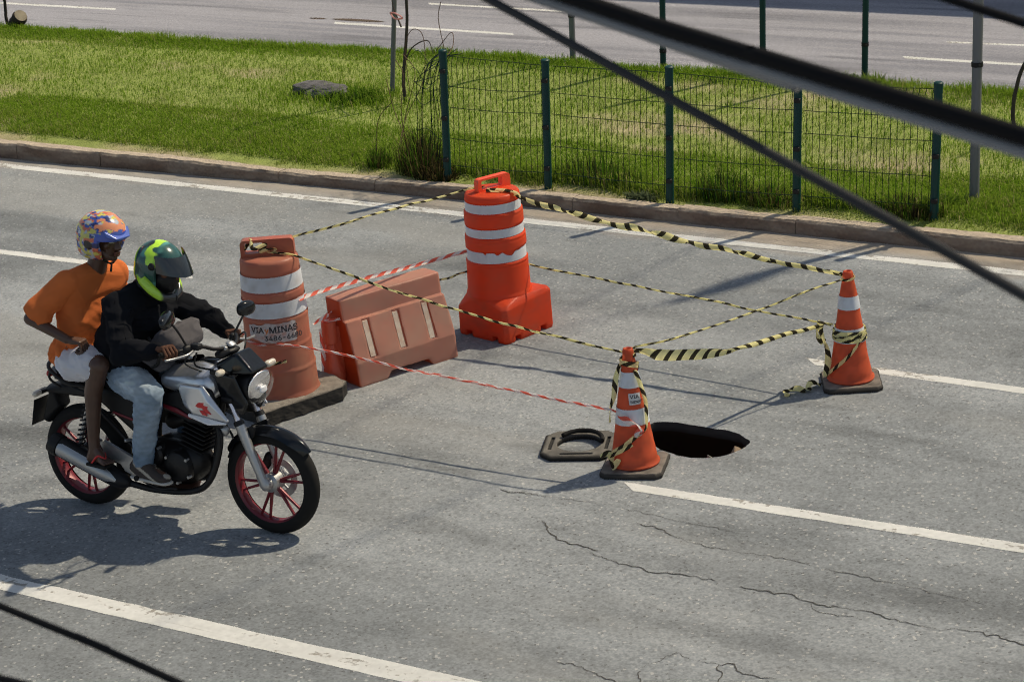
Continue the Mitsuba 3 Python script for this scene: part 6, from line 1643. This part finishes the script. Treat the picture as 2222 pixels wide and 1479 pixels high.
# loose cloth blown back at the hem
tm2.vertices = v
obj('shirt', tow(tm2), M['vc_cloth'], pas, smooth=True, color=vcol(tm2, (0.56, 0.145, 0.042), None, 0, 7, 4, 0.12), label='loose orange T-shirt')
obj('hem', tow(cloth([balls((V(-0.075, -0.10, 0.99), 0.055), (V(-0.075, 0.08, 0.99), 0.055), (V(-0.135, -0.09, 0.90), 0.028), (V(-0.135, 0.07, 0.90), 0.028), fine=True)], 0.014, 4, 0.02, 12, 3)), M['vc_cloth'], pas + '__shirt', smooth=True, color=None) if False else None
hemm = cloth([balls((V(-0.06, -0.10, 1.00), 0.055), (V(-0.06, 0.08, 1.00), 0.055), (V(-0.135, -0.09, 0.91), 0.028), (V(-0.135, 0.07, 0.91), 0.028), fine=True)], 0.012, 4, 0.02, 12, 3)
obj('shirt_tail', tow(hemm), M['vc_cloth'], pas, smooth=True, color=vcol(hemm, (0.54, 0.135, 0.038), None, 0, 7, 4, 0.12))
# shorts
shs = [balls((phR, 0.112), (phL, 0.112), (V(0.03, 0, 0.94), 0.115), fine=True)]
for h_, k_ in ((phR, pkR), (phL, pkL)):
    shs += limb([h_, h_ + (k_ - h_) * 0.78], [0.114, 0.098], True)
shm = cloth(shs, 0.012, 3, 0.026, 11, 6)
obj('shorts', tow(shm), M['vc_cloth'], pas, smooth=True, color=vcol(shm, (0.56, 0.56, 0.60), None, 0, 8, 5, 0.06), label='white shorts')
for s, a_ in ((-1, paR), (1, paL)):
    so = refine(balls((a_ + V(-0.045, -0.022, -0.092), 0.010), (a_ + V(-0.045, 0.022, -0.092), 0.010), (a_ + V(0.10, s * 0.012 - 0.036, -0.090), 0.010), (a_ + V(0.10, s * 0.012 + 0.036, -0.090), 0.010), fine=True), 0.012, 1)
    fk_ = obj('flip_flop', tow(so), M['black_rubber'], pas, smooth=40)
    obj('strap', tow(cat([tube(spline([a_ + V(0.0, q_ * 0.038, -0.075), a_ + V(0.045, q_ * 0.030, -0.030), a_ + V(0.085, s * 0.012, -0.052)], 6), 0.006, 8) for q_ in (-1, 1)])), M['red_decal'], fk_, smooth=True)
def col_multi(v):
    w = v + 0.012 * (np.stack([meshkit.fbm(v * 30 + 5 * q_, 2, q_) for q_ in range(3)], -1) - 0.5)
    n = meshkit.fbm(w * V(24, 24, 34) + 4, 2, 11)
    n2 = meshkit.fbm(w * V(22, 26, 36) + 19, 2, 12)
    n3 = meshkit.fbm(w * 32 + 31, 2, 13)
    c = np.tile(np.array([[0.045, 0.085, 0.34]]), (len(v), 1))
    def put(mask, col):
        c[mask] = np.array(col)
    put(n > 0.52, (0.56, 0.50, 0.10))
    put((n2 > 0.56), (0.55, 0.14, 0.07))
    put((n3 > 0.60), (0.40, 0.44, 0.52))
    put((n < 0.36), (0.018, 0.025, 0.12))
    put((v[:, 0] > 0.045) & (v[:, 2] > 0.06 + 0.05 * (n - 0.5)) & (n2 > 0.46), (0.62, 0.24, 0.12))
    put((v[:, 0] > 0.06) & (v[:, 2] < 0.045) & (v[:, 2] > -0.01), (0.04, 0.08, 0.40))
    d = np.hypot(v[:, 0] - 0.015, v[:, 2] + 0.03)
    put((d < 0.03) & (np.abs(v[:, 1]) > 0.07), (0.012, 0.012, 0.016))
    put((d > 0.045) & (d < 0.068) & (v[:, 0] < 0.03) & (np.abs(v[:, 1]) > 0.06), (0.48, 0.46, 0.12))
    return c
pk_, ploc = helmet(pc + V(-0.018, 0, 0.026), pf, (0.158, 0.136, 0.142), cutbox(0.078, 0.4, -0.35, 0.0, 0.045), cutbox(-0.4, 0.4, -0.5, -0.122), col_multi, pas, 'open helmet with blue, yellow and orange swirls')
pkm = refine(balls((V(0.125, 0.085, 0.03), 0.007), (V(0.125, -0.085, 0.03), 0.007), (V(0.163, 0.05, 0.018), 0.006), (V(0.163, -0.05, 0.018), 0.006), (V(0.11, 0.09, 0.05), 0.007), (V(0.11, -0.09, 0.05), 0.007), fine=True), 0.012, 1)
pkm.vertices = ploc(np.array(pkm.vertices))
obj('peak', tow(pkm), M['vc_gloss'], pk_, smooth=40) if False else None
scene[pk_ + '__peak'] = mikit.ply(tow(pkm), M['vc_gloss'], smooth=True, color=vcol(pkm, (0.05, 0.10, 0.42)))
stp = [tube(spline([PP(0.0, s * 0.088, -0.02), PP(0.03, s * 0.078, -0.08), PP(0.055, s * 0.02, -0.125), PP(0.055, 0, -0.128)], 6), 0.0065, 6) for s in (-1, 1)] + [rod(PP(0.055, 0, -0.128), PP(0.058, -0.01, -0.18), 0.006, 6)]
obj('chin_strap', tow(cat(stp)), M['black_plastic'], pk_, smooth=True)
